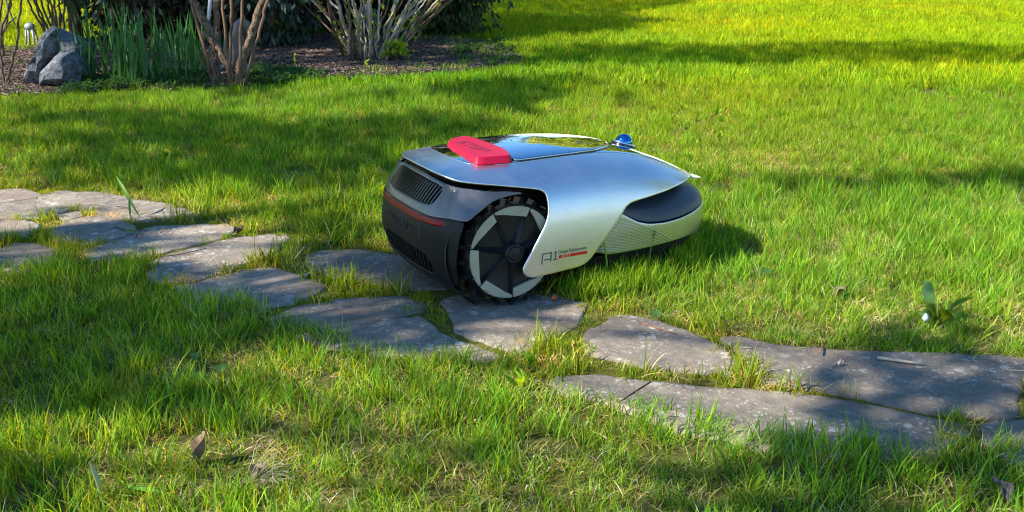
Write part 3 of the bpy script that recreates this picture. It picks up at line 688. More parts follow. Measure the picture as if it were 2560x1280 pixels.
def stone_mat():
    m, n, l, b = new_mat('lichened_sandstone'); setp(b, rough=.82, spec=.3)
    tc = n.new('ShaderNodeTexCoord'); oi = n.new('ShaderNodeObjectInfo')
    def noise(scale, det=6, rough=.6, vec=None):
        t = n.new('ShaderNodeTexNoise'); t.inputs['Scale'].default_value = scale; t.inputs['Detail'].default_value = det; t.inputs['Roughness'].default_value = rough
        l.new((vec or tc.outputs['Object']), t.inputs['Vector']); return t
    big = noise(7, 6); mid = noise(45, 8, .7); fine = noise(420, 3)
    r = n.new('ShaderNodeValToRGB'); e = r.color_ramp.elements; e[0].position = .3; e[0].color = (.105, .098, .095, 1); e[1].position = .72; e[1].color = (.35, .29, .22, 1)
    q = e.new(.5); q.color = (.215, .180, .145, 1)
    ad = n.new('ShaderNodeMath'); ad.operation = 'MULTIPLY_ADD'; ad.inputs[1].default_value = .6; l.new(mid.outputs[0], ad.inputs[0])
    h_ = n.new('ShaderNodeMath'); h_.operation = 'MULTIPLY'; h_.inputs[1].default_value = .4; l.new(big.outputs[0], h_.inputs[0]); l.new(h_.outputs[0], ad.inputs[2])
    l.new(ad.outputs[0], r.inputs[0])
    # lichen discs: cells whose random value passes a threshold, cut ragged by noise
    warp = noise(60, 4); wm = n.new('ShaderNodeVectorMath'); wm.operation = 'SCALE'; wm.inputs['Scale'].default_value = .018
    l.new(warp.outputs['Color'], wm.inputs[0]); wa = n.new('ShaderNodeVectorMath'); wa.operation = 'ADD'; l.new(tc.outputs['Object'], wa.inputs[0]); l.new(wm.outputs[0], wa.inputs[1])
    masks = []
    for sc_, thr, rad in ((38, .52, .34), (85, .55, .36), (170, .60, .40)):
        v = n.new('ShaderNodeTexVoronoi'); v.inputs['Scale'].default_value = sc_; l.new(wa.outputs[0], v.inputs['Vector'])
        se = n.new('ShaderNodeSeparateColor'); l.new(v.outputs['Color'], se.inputs[0])
        c1 = n.new('ShaderNodeMath'); c1.operation = 'GREATER_THAN'; c1.inputs[1].default_value = thr + .08; l.new(se.outputs[0], c1.inputs[0])
        mr = n.new('ShaderNodeMapRange'); mr.inputs[1].default_value = rad; mr.inputs[2].default_value = rad * .75; mr.inputs[3].default_value = 0; mr.inputs[4].default_value = 1
        l.new(v.outputs['Distance'], mr.inputs[0])
        mu = n.new('ShaderNodeMath'); mu.operation = 'MULTIPLY'; l.new(c1.outputs[0], mu.inputs[0]); l.new(mr.outputs[0], mu.inputs[1]); masks.append(mu)
    mx = masks[0]
    for k in masks[1:]:
        a = n.new('ShaderNodeMath'); a.operation = 'MAXIMUM'; l.new(mx.outputs[0], a.inputs[0]); l.new(k.outputs[0], a.inputs[1]); mx = a
    area = n.new('ShaderNodeMapRange'); area.inputs[1].default_value = .40; area.inputs[2].default_value = .58; l.new(noise(9, 3).outputs[0], area.inputs[0])
    br = n.new('ShaderNodeMapRange'); br.inputs[1].default_value = .35; br.inputs[2].default_value = .55; br.inputs[3].default_value = .35; br.inputs[4].default_value = 1; l.new(mid.outputs[0], br.inputs[0])
    a1 = n.new('ShaderNodeMath'); a1.operation = 'MULTIPLY'; l.new(mx.outputs[0], a1.inputs[0]); l.new(area.outputs[0], a1.inputs[1])
    a2 = n.new('ShaderNodeMath'); a2.operation = 'MULTIPLY'; l.new(a1.outputs[0], a2.inputs[0]); l.new(br.outputs[0], a2.inputs[1])
    mix = n.new('ShaderNodeMix'); mix.data_type = 'RGBA'; l.new(a2.outputs[0], mix.inputs[0]); l.new(r.outputs[0], mix.inputs[6]); mix.inputs[7].default_value = (.46, .44, .39, 1)
    # brown soil dust in patches
    du = n.new('ShaderNodeMapRange'); du.inputs[1].default_value = .52; du.inputs[2].default_value = .70; du.inputs[4].default_value = .6; l.new(noise(5, 5, .7).outputs[0], du.inputs[0])
    mix2 = n.new('ShaderNodeMix'); mix2.data_type = 'RGBA'; l.new(du.outputs[0], mix2.inputs[0]); l.new(mix.outputs[2], mix2.inputs[6]); mix2.inputs[7].default_value = (.155, .105, .075, 1)
    sv = n.new('ShaderNodeMapRange'); sv.inputs[3].default_value = .74; sv.inputs[4].default_value = 1.18; l.new(oi.outputs['Random'], sv.inputs[0])
    tn = n.new('ShaderNodeMix'); tn.data_type = 'RGBA'; tn.blend_type = 'MULTIPLY'; tn.inputs[0].default_value = 1; l.new(mix2.outputs[2], tn.inputs[6]); l.new(sv.outputs[0], tn.inputs[7])
    ms_ = n.new('ShaderNodeMapRange'); ms_.inputs[1].default_value = .56; ms_.inputs[2].default_value = .66; ms_.inputs[4].default_value = .55; l.new(noise(16, 7, .75).outputs[0], ms_.inputs[0])
    gm = n.new('ShaderNodeMix'); gm.data_type = 'RGBA'; l.new(ms_.outputs[0], gm.inputs[0]); l.new(tn.outputs[2], gm.inputs[6]); gm.inputs[7].default_value = (.085, .085, .045, 1)
    l.new(gm.outputs[2], b.inputs['Base Color'])
    bp = n.new('ShaderNodeBump'); bp.inputs['Strength'].default_value = .9; bp.inputs['Distance'].default_value = .006
    hh = n.new('ShaderNodeMath'); hh.operation = 'MULTIPLY_ADD'; hh.inputs[1].default_value = .25; l.new(fine.outputs[0], hh.inputs[0]); l.new(mid.outputs[0], hh.inputs[2])
    l.new(hh.outputs[0], bp.inputs['Height']); l.new(bp.outputs[0], b.inputs['Normal'])
    return m
M['stone'] = stone_mat()

PATH_MID = np.array([G(x, y)[:2] for x, y in [(-300, 560), (0, 565), (300, 570), (600, 650), (900, 740), (1200, 800), (1500, 870), (1800, 950), (2100, 990), (2500, 1010), (2800, 1020)]])
# ------------------------------------------------------------------ ground sheets
def dist_poly(P, polys):
    best = np.full(len(P), 9.)
    for poly in polys:
        q = snap(P, [poly], 1, 1); best = np.minimum(best, np.hypot(*(P - q).T))
    return best
def sheet(name, mat, poly, z, kind='structure'):
    o = mesh(name, [(x, y, z) for x, y in poly], [tuple(range(len(poly)))], mat, smooth=False); tag(o, kind=kind); return o
def relief_grid(name, mat, x0, x1, y0, y1, nx, ny, fz):
    X, Y = np.meshgrid(np.linspace(x0, x1, nx), np.linspace(y0, y1, ny), indexing='ij'); Z = fz(X, Y)
    V = np.stack([X.ravel(), Y.ravel(), Z.ravel()], 1); I = np.arange(nx * ny).reshape(nx, ny)
    F = np.stack([I[:-1, :-1].ravel(), I[1:, :-1].ravel(), I[1:, 1:].ravel(), I[:-1, 1:].ravel()], 1)
    o = mesh(name, V, F, mat); tag(o, kind='structure'); return o
def gz0(x, y):
    """height of the soil: gently uneven, a little lower than the stones"""
    return -.011 + .010 * (vnoise(x, y, .35, 3) - .5)
def gz(x, y):
    x = np.asarray(x, float); y = np.asarray(y, float); g_ = gz0(x, y)
    c = np.interp(x, PATH_MID[:, 0], PATH_MID[:, 1]); d = np.abs(y - c); k = np.clip(1.25 - d / .55, 0, 1)
    return g_ * (1 - k) + (-.0075 + .35 * (g_ + .011)) * k
sheet('ground', M['far'], [(-60, -8), (60, -8), (60, 90), (-60, 90)], -.045)
relief_grid('lawn', M['turf'], -9, 9, .5, 14, 180, 150, gz)
BED_PX = [(-900, 262), (0, 236), (200, 228), (420, 224), (620, 214), (760, 203), (860, 196), (1000, 189), (1150, 180), (1240, 168), (1300, 152), (1262, 128), (1215, 108), (1160, 96), (900, 85), (600, 85), (250, 94), (150, 116), (0, 120), (-900, 124)]
bed_poly = np.array([G(*p)[:2] for p in BED_PX])
bed_d = dens(bed_poly, 6, 2)
mb = MB()
bx0, by0 = bed_d.min(0); bx1, by1 = bed_d.max(0)
bed = patch('garden_bed', lambda a, b: np.stack([a, b, -.010 + .012 * vnoise(a, b, .5, 9) + 0 * a], -1), bed_d, .06, .06, 1, 1, M['mulch'], None, thick=0)
tag(bed, kind='structure')

stone_polys = []
path_px = [(-200, 470), (60, 466), (300, 482), (470, 512), (600, 556), (760, 590), (960, 616), (1120, 690), (1300, 720), (1480, 745), (1640, 790), (1860, 838), (2100, 872), (2560, 885), (2800, 900), (2900, 1140), (2500, 1120), (2350, 1105), (2050, 1110), (1900, 1078), (1700, 1040), (1550, 995), (1420, 960), (1250, 875), (1050, 880), (820, 840), (660, 770), (470, 740), (380, 680), (200, 655), (0, 655), (-300, 650)]
path_poly = np.array([G(*p)[:2] for p in path_px])
path = patch('path_joints', lambda a, b: np.stack([a, b, gz(a, b) + .0025 + 0 * a], -1), dens(path_poly, 3, 2), .035, .035, 1, 1, M['joint'], None)
tag(path, kind='structure')
for i, s in enumerate(STONES):
    pts = np.array([G(*p)[:2] for p in s]); c = pts.mean(0)
    Q = pts
    for cf in (.10, .20, .25):       # Chaikin rounding
        A_ = Q * (1 - cf) + np.roll(Q, -1, 0) * cf; B_ = Q * cf + np.roll(Q, -1, 0) * (1 - cf); Q = np.stack([A_, B_], 1).reshape(-1, 2)
    nrm = Q - c; nrm /= np.linalg.norm(nrm, axis=1, keepdims=True)
    Q = Q + nrm * ((vnoise(Q[:, 0], Q[:, 1], .06, i + 20)[:, None] - .5) * .030)
    Q = Q + nrm * (.024 if i <= 8 and i != 5 else .016 if np.linalg.norm(pts - c, axis=1).mean() > .12 else .008)
    for o_ in stone_polys:
        near_ = dist_poly(Q, [o_]) ; bad = inside(Q, o_) | (near_ < .012); Q = np.where(bad[:, None], c + (Q - c) * .93, Q)
    stone_polys.append(Q)
    n = len(Q); V = []; F = []
    tilt = np.array([random.uniform(-.006, .006), random.uniform(-.005, .005)]); zt = -.001 + random.uniform(-.002, .002)
    if i in (14,): tilt *= 0; zt = -.0012
    fr = [(1.0, -.045), (1.0, -.009), (.992, -.0045), (.978, -.0012), (.955, 0.0), (.85, .0), (.68, .0), (.5, .0), (.32, .0), (.15, .0)]
    for s_, dz in fr:
        q = c + (Q - c) * s_
        rel = (vnoise(q[:, 0], q[:, 1], .11, 40 + i) - .5) * (.004 if i != 14 else .0016)
        z = zt + dz + (q - c) @ tilt + (rel if s_ < .999 else 0)
        V += [(a, b, zz) for (a, b), zz in zip(q, z)]
    V.append((c[0], c[1], zt))
    for k in range(len(fr) - 1):
        for j in range(n): F.append((k * n + j, k * n + (j + 1) % n, (k + 1) * n + (j + 1) % n, (k + 1) * n + j))
    for j in range(n): F.append(((len(fr) - 1) * n + j, (len(fr) - 1) * n + (j + 1) % n, len(V) - 1))
    mesh('paving_stone', V, F, M['stone'], path)

# ================================================================== GRASS
def grass_mat(name, trans=.46, rough=.5):
    m, n, l, b = new_mat(name); out = n['Material Output']
    at = n.new('ShaderNodeAttribute'); at.attribute_name = 'col'
    ti = n.new('ShaderNodeAttribute'); ti.attribute_type = 'INSTANCER'; ti.attribute_name = 'tint'
    mx = n.new('ShaderNodeMix'); mx.data_type = 'RGBA'; mx.blend_type = 'MULTIPLY'; mx.inputs[0].default_value = 1
    l.new(at.outputs['Color'], mx.inputs[6]); l.new(ti.outputs['Color'], mx.inputs[7])
    l.new(mx.outputs[2], b.inputs['Base Color']); setp(b, rough=rough, spec=.18)
    tr = n.new('ShaderNodeBsdfTranslucent'); g = n.new('ShaderNodeMix'); g.data_type = 'RGBA'; g.blend_type = 'MULTIPLY'; g.inputs[0].default_value = 1
    g.inputs[7].default_value = (2.6, 1.6, .25, 1); l.new(mx.outputs[2], g.inputs[6]); l.new(g.outputs[2], tr.inputs[0])
    ms = n.new('ShaderNodeMixShader'); ms.inputs[0].default_value = trans; l.new(b.outputs[0], ms.inputs[1]); l.new(tr.outputs[0], ms.inputs[2]); l.new(ms.outputs[0], out.inputs[0])
    return m
M['grass'] = grass_mat('grass_blade')
def leaf_mat(name, base, trans=.4, rough=.45, var=.25, scale=6.):
    m, n, l, b = new_mat(name); out = n['Material Output']; setp(b, rough=rough, spec=.4)
    tc = n.new('ShaderNodeTexCoord'); t = n.new('ShaderNodeTexNoise'); t.inputs['Scale'].default_value = scale; t.inputs['Detail'].default_value = 4; l.new(tc.outputs['Object'], t.inputs[0])
    r = n.new('ShaderNodeMapRange'); r.inputs[1].default_value = .3; r.inputs[2].default_value = .7; r.inputs[3].default_value = 1 - var; r.inputs[4].default_value = 1 + var; l.new(t.outputs[0], r.inputs[0])
    mx = n.new('ShaderNodeMix'); mx.data_type = 'RGBA'; mx.blend_type = 'MULTIPLY'; mx.inputs[0].default_value = 1; mx.inputs[6].default_value = (*base, 1); l.new(r.outputs[0], mx.inputs[7])
    l.new(mx.outputs[2], b.inputs['Base Color'])
    tr = n.new('ShaderNodeBsdfTranslucent'); g = n.new('ShaderNodeMix'); g.data_type = 'RGBA'; g.blend_type = 'MULTIPLY'; g.inputs[0].default_value = 1
    g.inputs[7].default_value = (1.2, 1.1, .5, 1); l.new(mx.outputs[2], g.inputs[6]); l.new(g.outputs[2], tr.inputs[0])
    ms = n.new('ShaderNodeMixShader'); ms.inputs[0].default_value = trans; l.new(b.outputs[0], ms.inputs[1]); l.new(tr.outputs[0], ms.inputs[2]); l.new(ms.outputs[0], out.inputs[0])
    return m

GREEN = np.array([(.130, .300, .014), (.190, .370, .016), (.250, .420, .020), (.080, .220, .014), (.330, .460, .045)])
STRAW = np.array([(.62, .56, .26), (.46, .38, .16), (.70, .66, .40), (.46, .48, .12)])
def tuft(name, nb, radius, hmin, hmax, wmin, wmax, dead, seed, lean=.35, seg=4, flat=0., moss=False, curl=.6):
    r = np.random.default_rng(seed); V = []; F = []; Cc = []
    for _ in range(nb):
        a = r.uniform(0, 2 * np.pi); rr = radius * np.sqrt(r.uniform()); bx_, by_ = rr * np.cos(a), rr * np.sin(a)
        isd = r.uniform() < dead; h = r.uniform(hmin, hmax) * (.8 if isd else 1.); wd = r.uniform(wmin, wmax) * (.7 if isd else 1)
        az = r.uniform(0, 2 * np.pi); d = np.array([np.cos(az), np.sin(az)]); ln = abs(r.normal(0, lean)) + (1.1 * r.uniform() if isd else 0) + flat * r.uniform(.4, 1)
        cu = r.uniform(.15, 1) * curl; face = r.uniform(0, np.pi); s_ = np.array([np.cos(face), np.sin(face), 0])
        col = (STRAW if isd else GREEN)[r.integers(0, 4 if isd else 5)] * r.uniform(.75, 1.25)
        p = np.array([bx_, by_, -.004]); ang = ln * .55
        b0 = len(V)
        for k in range(seg + 1):
            t = k / seg; wk = wd * (1 - t ** 1.8) * .5 + .00008
            if k == seg: V.append(p.copy()); Cc.append(col)
            else:
                V += [p - s_ * wk, p + s_ * wk]
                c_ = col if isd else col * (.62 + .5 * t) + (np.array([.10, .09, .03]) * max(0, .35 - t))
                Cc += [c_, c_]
            p = p + np.array([d[0] * math.sin(ang), d[1] * math.sin(ang), math.cos(ang)]) * h / seg
            if p[2] < .002: p[2] = .002 + r.uniform(0, .004)
            ang = min(ang + cu / seg * 1.8, 1.75)
        for k in range(seg):
            a0 = b0 + 2 * k
            F.append((a0, a0 + 1, a0 + 3, a0 + 2) if k < seg - 1 else (a0, a0 + 1, a0 + 2))
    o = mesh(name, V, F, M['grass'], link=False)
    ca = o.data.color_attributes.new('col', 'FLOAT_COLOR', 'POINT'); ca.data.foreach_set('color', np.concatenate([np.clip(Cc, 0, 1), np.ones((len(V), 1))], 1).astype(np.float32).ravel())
    return o
def scatter(name, protos, pts, idx, rotz, scl, tint, tilt=None, label=None):
    """one 'stuff' object: a point mesh whose geometry nodes put a prototype on every point"""
    n_ = len(pts); me = bpy.data.meshes.new(name); me.vertices.add(n_); me.vertices.foreach_set('co', np.asarray(pts, np.float32).ravel())
    def attr(nm, typ, arr, key='value'):
        a = me.attributes.new(nm, typ, 'POINT'); a.data.foreach_set(key, np.ascontiguousarray(arr).ravel())
    attr('idx', 'INT', np.asarray(idx, np.int32)); rv = np.zeros((n_, 3), np.float32); rv[:, 2] = rotz
    if tilt is not None: rv[:, :2] = tilt
    attr('rot', 'FLOAT_VECTOR', rv, 'vector'); attr('scl', 'FLOAT_VECTOR', np.asarray(scl, np.float32), 'vector')
    attr('tint', 'FLOAT_COLOR', np.concatenate([tint, np.ones((n_, 1))], 1).astype(np.float32), 'color')
    o = bpy.data.objects.new(name, me); COL.objects.link(o); tag(o, label=label, kind='stuff')
    ng = bpy.data.node_groups.new(name + '_nodes', 'GeometryNodeTree'); ng.interface.new_socket('Geometry', in_out='INPUT', socket_type='NodeSocketGeometry'); ng.interface.new_socket('Geometry', in_out='OUTPUT', socket_type='NodeSocketGeometry')
    N = ng.nodes; L = ng.links; gi = N.new('NodeGroupInput'); go = N.new('NodeGroupOutput'); ip = N.new('GeometryNodeInstanceOnPoints'); jn = N.new('GeometryNodeJoinGeometry')
    for p in protos[::-1]:
        oi = N.new('GeometryNodeObjectInfo'); oi.inputs['Object'].default_value = p; oi.inputs['As Instance'].default_value = True; L.new(oi.outputs['Geometry'], jn.inputs[0])
    def na(nm, typ):
        a = N.new('GeometryNodeInputNamedAttribute'); a.data_type = typ; a.inputs[0].default_value = nm; return a.outputs[0]
    L.new(gi.outputs[0], ip.inputs['Points']); L.new(jn.outputs[0], ip.inputs['Instance']); ip.inputs['Pick Instance'].default_value = True
    L.new(na('idx', 'INT'), ip.inputs['Instance Index']); L.new(na('rot', 'FLOAT_VECTOR'), ip.inputs['Rotation']); L.new(na('scl', 'FLOAT_VECTOR'), ip.inputs['Scale']); L.new(ip.outputs[0], go.inputs[0])
    md = o.modifiers.new('scatter', 'NODES'); md.node_group = ng
    return o
def in_any(P, polys, grow=0.):
    r = np.zeros(len(P), bool)
    for q in polys:
        c = q.mean(0); r |= inside(P, c + (q - c) * (1 + grow) if grow else q)
    return r
def band(y0, y1, dn, seed, margin=1.28):
    """random ground points over the wedge the camera sees, dn per square metre"""
    r = np.random.default_rng(seed); hw = .62 * margin
    n_ = int(dn * hw * 1.0 * (y1 ** 2 - y0 ** 2)); y = np.sqrt(r.uniform(y0 ** 2, y1 ** 2, n_)); x = r.uniform(-1, 1, n_) * hw * (y * .88 + .28); return np.stack([x, y], 1)
PROTO = []
def P_(*a, **k): PROTO.append(tuft('tuft_%d' % len(PROTO), *a, **k)); return len(PROTO) - 1
fresh = [P_(26, .026, .026, .062, .0014, .0027, .05, 100 + i, lean=.38) for i in range(6)]
mixed = [P_(30, .028, .018, .048, .0012, .0022, .32, 200 + i, lean=.55) for i in range(4)]
strawy = [P_(34, .034, .015, .045, .0010, .0018, .85, 300 + i, lean=.9, flat=.7) for i in range(3)]
tallg = [P_(7, .020, .065, .115, .0020, .0034, .0, 400 + i, lean=.42, seg=6, curl=.9) for i in range(4)]
joint = [P_(22, .020, .010, .034, .0010, .0018, .22, 500 + i, lean=.8) for i in range(4)]
moss = [P_(60, .020, .003, .009, .0012, .0022, .05, 600 + i, lean=.7, seg=2) for i in range(2)]
farg = [P_(34, .060, .030, .070, .0030, .0048, .08, 700 + i, lean=.35, seg=3) for i in range(5)]
broad = [P_(6, .012, .020, .034, .0075, .013, .0, 800 + i, lean=1.0, seg=4) for i in range(3)]

hull_poly = np.array([(MOW.matrix_basis @ Vector((a, b, 0)))[:2] for a, b in [(-.12, -.15), (-.12, .17), (.05, .20), (.42, .15), (.50, .08), (.52, 0), (.50, -.08), (.40, -.130), (.25, -.145), (.08, -.15)]])
def lawn_layer(name, y0, y1, dn, far, seed, label):
    P = band(y0, y1, dn, seed); r = np.random.default_rng(seed + 1)
    st = in_any(P, stone_polys, .0); pa = inside(P, path_poly); be = inside(P, bed_d); mo = inside(P, hull_poly)
    be = be & (r.uniform(size=len(P)) > .55 * np.exp(-dist_poly(P, [bed_d]) / .12)); keep = ~(pa | be | mo); P = P[keep]; n_ = len(P)
    dp = dist_poly(P, [path_poly]); edge = np.clip(1 - dp / .10, 0, 1); edge = edge * (P[:, 1] > np.interp(P[:, 0], PATH_MID[:, 0], PATH_MID[:, 1])); eb = np.clip(1 - dist_poly(P, [bed_d]) / .25, 0, 1)
    n1 = vnoise(P[:, 0], P[:, 1], .32, 11); n2 = vnoise(P[:, 0], P[:, 1], 1.3, 12); n3 = vnoise(P[:, 0], P[:, 1], .09, 13)
    q = r.uniform(size=n_)
    dry = np.clip(.20 + .10 * (y1 < 2.4) + .95 * (n1 - .46) + .55 * edge * (P[:, 1] > 1.9 - .35 * P[:, 0]) + .1 * (n3 - .5), .02, .9)
    px, py = project(P[:, 0], P[:, 1]); dry += .25 * np.exp(-((px - 250) / 350) ** 2 - ((py - 930) / 160) ** 2) + .45 * np.exp(-((px - 1950) / 330) ** 2 - ((py - 400) / 110) ** 2) + .3 * np.exp(-((px - 2050) / 450) ** 2 - ((py - 800) / 60) ** 2) + .25 * np.exp(-((px - 900) / 600) ** 2 - ((py - 1190) / 90) ** 2)
    dry += .3 * eb
    dryness = np.clip(dry, 0, .9)
    idx = np.where(q < dryness * .45, r.choice(strawy, n_), np.where(q < dryness, r.choice(mixed, n_), r.choice(fresh, n_)))
    if far: idx = np.where(q < dryness * .25, r.choice(strawy, n_), r.choice(farg, n_))
    s = (.60 + .85 * vnoise(P[:, 0], P[:, 1], .13, 15)) * (1 - .35 * edge) * (1 - .45 * eb) * r.uniform(.8, 1.2, n_) * (.9 if y1 < 2.5 else 1.0 if not far else 1.05)
    s = s * np.where(dryness > .45, .85, 1.)
    sc3 = np.stack([s ** .3 * (1.15 if far else 1), s ** .3 * (1.15 if far else 1), s], 1)
    yel = np.clip((n2 - .3) * 1.1 + r.normal(0, .10, n_), 0, 1)[:, None]
    tint = (1 - yel) * np.array([.70, .92, 1.1]) + yel * np.array([1.25, 1.10, .8]); tint *= r.uniform(.68, 1.22, (n_, 1)) * (.82 + .36 * vnoise(P[:, 0], P[:, 1], .16, 17))[:, None]
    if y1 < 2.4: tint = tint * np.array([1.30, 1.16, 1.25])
    if far: tint = tint * (1 + ((P[:, 0] < -2.6) & (P[:, 1] > 6.4))[:, None] * np.array([.8, .35, -.3]))  # sunlit strip beyond the bed, painted in as a yellower, brighter tint
    if far: tint = tint * (np.array([1.0, 1.03, .6]) + np.clip((P[:, 0] + P[:, 1] * .3 - 1.3) / 3.2, 0, 1)[:, None] * np.array([1.0, .38, -.4]))  # sunlight on the right of the far lawn painted into the tint
    else: tint = tint * (1 + np.clip((P[:, 1] - 2.2) / 2.4, 0, 1)[:, None] * np.clip((P[:, 0] + 1.2) / 2.4, 0, 1)[:, None] * np.array([.3, .10, -.5]))  # middle lawn: painted sunlight too, growing with distance and to the right
    pts = np.stack([P[:, 0], P[:, 1], gz(P[:, 0], P[:, 1])], 1)
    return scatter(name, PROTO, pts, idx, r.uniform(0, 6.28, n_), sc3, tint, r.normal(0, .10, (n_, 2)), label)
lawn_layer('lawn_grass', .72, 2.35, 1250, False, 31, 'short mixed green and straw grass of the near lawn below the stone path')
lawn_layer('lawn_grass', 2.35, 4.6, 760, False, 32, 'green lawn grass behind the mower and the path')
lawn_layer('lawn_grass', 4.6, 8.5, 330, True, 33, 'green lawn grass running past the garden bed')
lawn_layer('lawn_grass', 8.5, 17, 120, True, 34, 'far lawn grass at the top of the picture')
P = band(.75, 4.2, 900, 36); P = P[~(in_any(P, stone_polys, .0) | inside(P, path_poly) | inside(P, bed_d) | inside(P, hull_poly))]; r = np.random.default_rng(37); n_ = len(P); s = r.uniform(.8, 1.4, n_)
scatter('grass_thatch', PROTO, np.stack([P[:, 0], P[:, 1], gz(P[:, 0], P[:, 1])], 1), r.choice(strawy + mixed[:2] + joint[:2], n_), r.uniform(0, 6.28, n_), np.stack([s, s, s * .7], 1), np.tile([.95, .98, .75], (n_, 1)) * r.uniform(.55, 1.15, (n_, 1)), r.normal(0, .1, (n_, 2)), 'matted dry thatch lying between the green lawn blades')
q = []
for k in range(520):
    t = r.uniform(); a = np.array([.10, -.20]) * (1 - t) + np.array([.40, -.19]) * t if t < .8 else np.array([.40, -.19]) + (t - .8) * 5 * np.array([.16, .15])
    wv = MOW.matrix_basis @ Vector((a[0] + r.normal(0, .012), a[1] + .006 - abs(r.normal(0, .020)), 0)); q.append(wv[:2])
P = np.array(q); P = P[~in_any(P, stone_polys, .0)]; n_ = len(P); s = r.uniform(.85, 1.4, n_)
scatter('grass_by_mower', PROTO, np.stack([P[:, 0], P[:, 1], gz(P[:, 0], P[:, 1])], 1), r.choice(fresh + mixed, n_), r.uniform(0, 6.28, n_), np.stack([s * .9, s * .9, s], 1), np.tile([.95, 1.0, .9], (n_, 1)) * r.uniform(.75, 1.2, (n_, 1)), r.normal(0, .12, (n_, 2)), 'grass standing against the front skirt of the mower')
# taller single blades here and there
P = np.concatenate([band(.75, 2.6, 60, 41), band(2.6, 5.5, 22, 42)]); r = np.random.default_rng(43)
P = P[~(in_any(P, stone_polys, .0) | inside(P, bed_d) | inside(P, hull_poly) | (inside(P, path_poly) & (r.uniform(size=len(P)) < .8)))]
n_ = len(P); s = r.uniform(.5, .95, n_); tint = np.tile([1.05, 1.05, .9], (n_, 1)) * r.uniform(.75, 1.2, (n_, 1))
scatter('tall_grass_blades', PROTO, np.stack([P[:, 0], P[:, 1], gz(P[:, 0], P[:, 1])], 1), r.choice(tallg, n_), r.uniform(0, 6.28, n_), np.stack([s, s, s], 1), tint, None, 'taller arching grass blades standing above the lawn')
# broad-leaved weeds and clover in the lawn
P = band(.8, 5.0, 9, 45); P = P[~(in_any(P, stone_polys, .0) | inside(P, bed_d) | inside(P, hull_poly) | inside(P, path_poly))]; n_ = len(P)
scatter('lawn_weeds', PROTO, np.stack([P[:, 0], P[:, 1], gz(P[:, 0], P[:, 1]) + .012], 1), r.choice(broad, n_), r.uniform(0, 6.28, n_), np.tile([[1, 1, 1.]], (n_, 1)), np.tile([.85, 1., .9], (n_, 1)) * r.uniform(.8, 1.2, (n_, 1)), None, 'small broad leaved weeds scattered through the lawn')
# joints of the path: short grass, moss and dry thatch
P = band(.9, 4.2, 2300, 51); P = P[inside(P, path_poly)]
st = in_any(P, stone_polys, -.09); wh = (np.abs(P[:, 0] - (-.19)) < 0)
P = P[~st]; P = P[~inside(P, hull_poly)]; n_ = len(P); r = np.random.default_rng(52); on = in_any(P, stone_polys, .0); ds = dist_poly(P, stone_polys); kk = ~on | (vnoise(P[:, 0], P[:, 1], .10, 66) > np.where(P[:, 0] < -.25, .40, .47)); P = P[kk]; ds = ds[kk]; on = on[kk]; n_ = len(P); n1 = vnoise(P[:, 0], P[:, 1], .16, 61); q = r.uniform(size=n_)
keep = r.uniform(size=n_) < np.clip(.35 + 1.3 * (n1 - .35) + ds * 8, .25, 1); P = P[keep]; on = on[keep]; n1 = n1[keep]; ds = ds[keep]; q = q[keep]; n_ = len(P)
idx = np.where(q < .30, r.choice(moss, n_), np.where(q < .42, r.choice(strawy, n_), np.where(((q > .62) & (n1 > .36) & (ds > .007)) | (ds > .018), r.choice(mixed + fresh, n_), r.choice(joint, n_))))
s = r.uniform(.75, 1.35, n_) * np.clip(.75 + ds * 10, .75, 1.3); tint = np.tile([1.0, 1.0, .9], (n_, 1)) * r.uniform(.7, 1.2, (n_, 1)); tint[:, 0] *= .9 + .5 * n1
scatter('joint_grass', PROTO, np.stack([P[:, 0], P[:, 1], np.where(on, .0005, gz(P[:, 0], P[:, 1]) + .003)], 1), idx, r.uniform(0, 6.28, n_), np.stack([s, s, s], 1), tint, r.normal(0, .15, (n_, 2)), 'grass, moss and dry thatch growing in the joints of the stone path')

# ------------------------------------------------------------------ mulch on the bed
M['chip'] = grass_mat('wood_chip', .0, .8)
def chip(seed):
    r = np.random.default_rng(seed); V = []; F = []; C_ = []
    for _ in range(14):
        L_, w_ = r.uniform(.008, .032), r.uniform(.003, .008); a = r.uniform(0, 6.28); b = r.normal(0, .25); c = r.uniform(-.05, .05, 2); d = np.array([math.cos(a) * math.cos(b), math.sin(a) * math.cos(b), math.sin(b)]) * L_ / 2; e = np.array([-math.sin(a), math.cos(a), r.normal(0, .3)]) * w_ / 2
        p = np.array([c[0], c[1], r.uniform(.002, .012)]); b0 = len(V); col = np.array([(.16, .10, .075), (.24, .17, .14), (.10, .06, .045), (.33, .25, .20)][r.integers(0, 4)]) * r.uniform(.7, 1.2)
        up = np.array([0, 0, .0022])
        V += [p - d - e, p + d - e * .6, p + d + e * .7, p - d + e, p - d - e + up, p + d - e * .6 + up, p + d + e * .7 + up, p - d + e + up]; C_ += [col] * 8
        F += [tuple(b0 + k for k in f) for f in ((4, 5, 6, 7), (0, 1, 5, 4), (1, 2, 6, 5), (2, 3, 7, 6), (3, 0, 4, 7))]
    o = mesh('chip_pile', V, F, M['chip'], smooth=False, link=False); ca = o.data.color_attributes.new('col', 'FLOAT_COLOR', 'POINT')
    ca.data.foreach_set('color', np.concatenate([np.array(C_), np.ones((len(V), 1))], 1).astype(np.float32).ravel()); return o
chips = [chip(i) for i in range(4)]
r = np.random.default_rng(71); P = r.uniform((bx0, by0), (bx1, by1), (30000, 2)); P = P[inside(P, bed_d)]; P = P[(np.abs(P[:, 0]) < .62 * 1.2 * P[:, 1])][:9000]; n_ = len(P)
bz = lambda P: -.010 + .012 * vnoise(P[:, 0], P[:, 1], .5, 9)
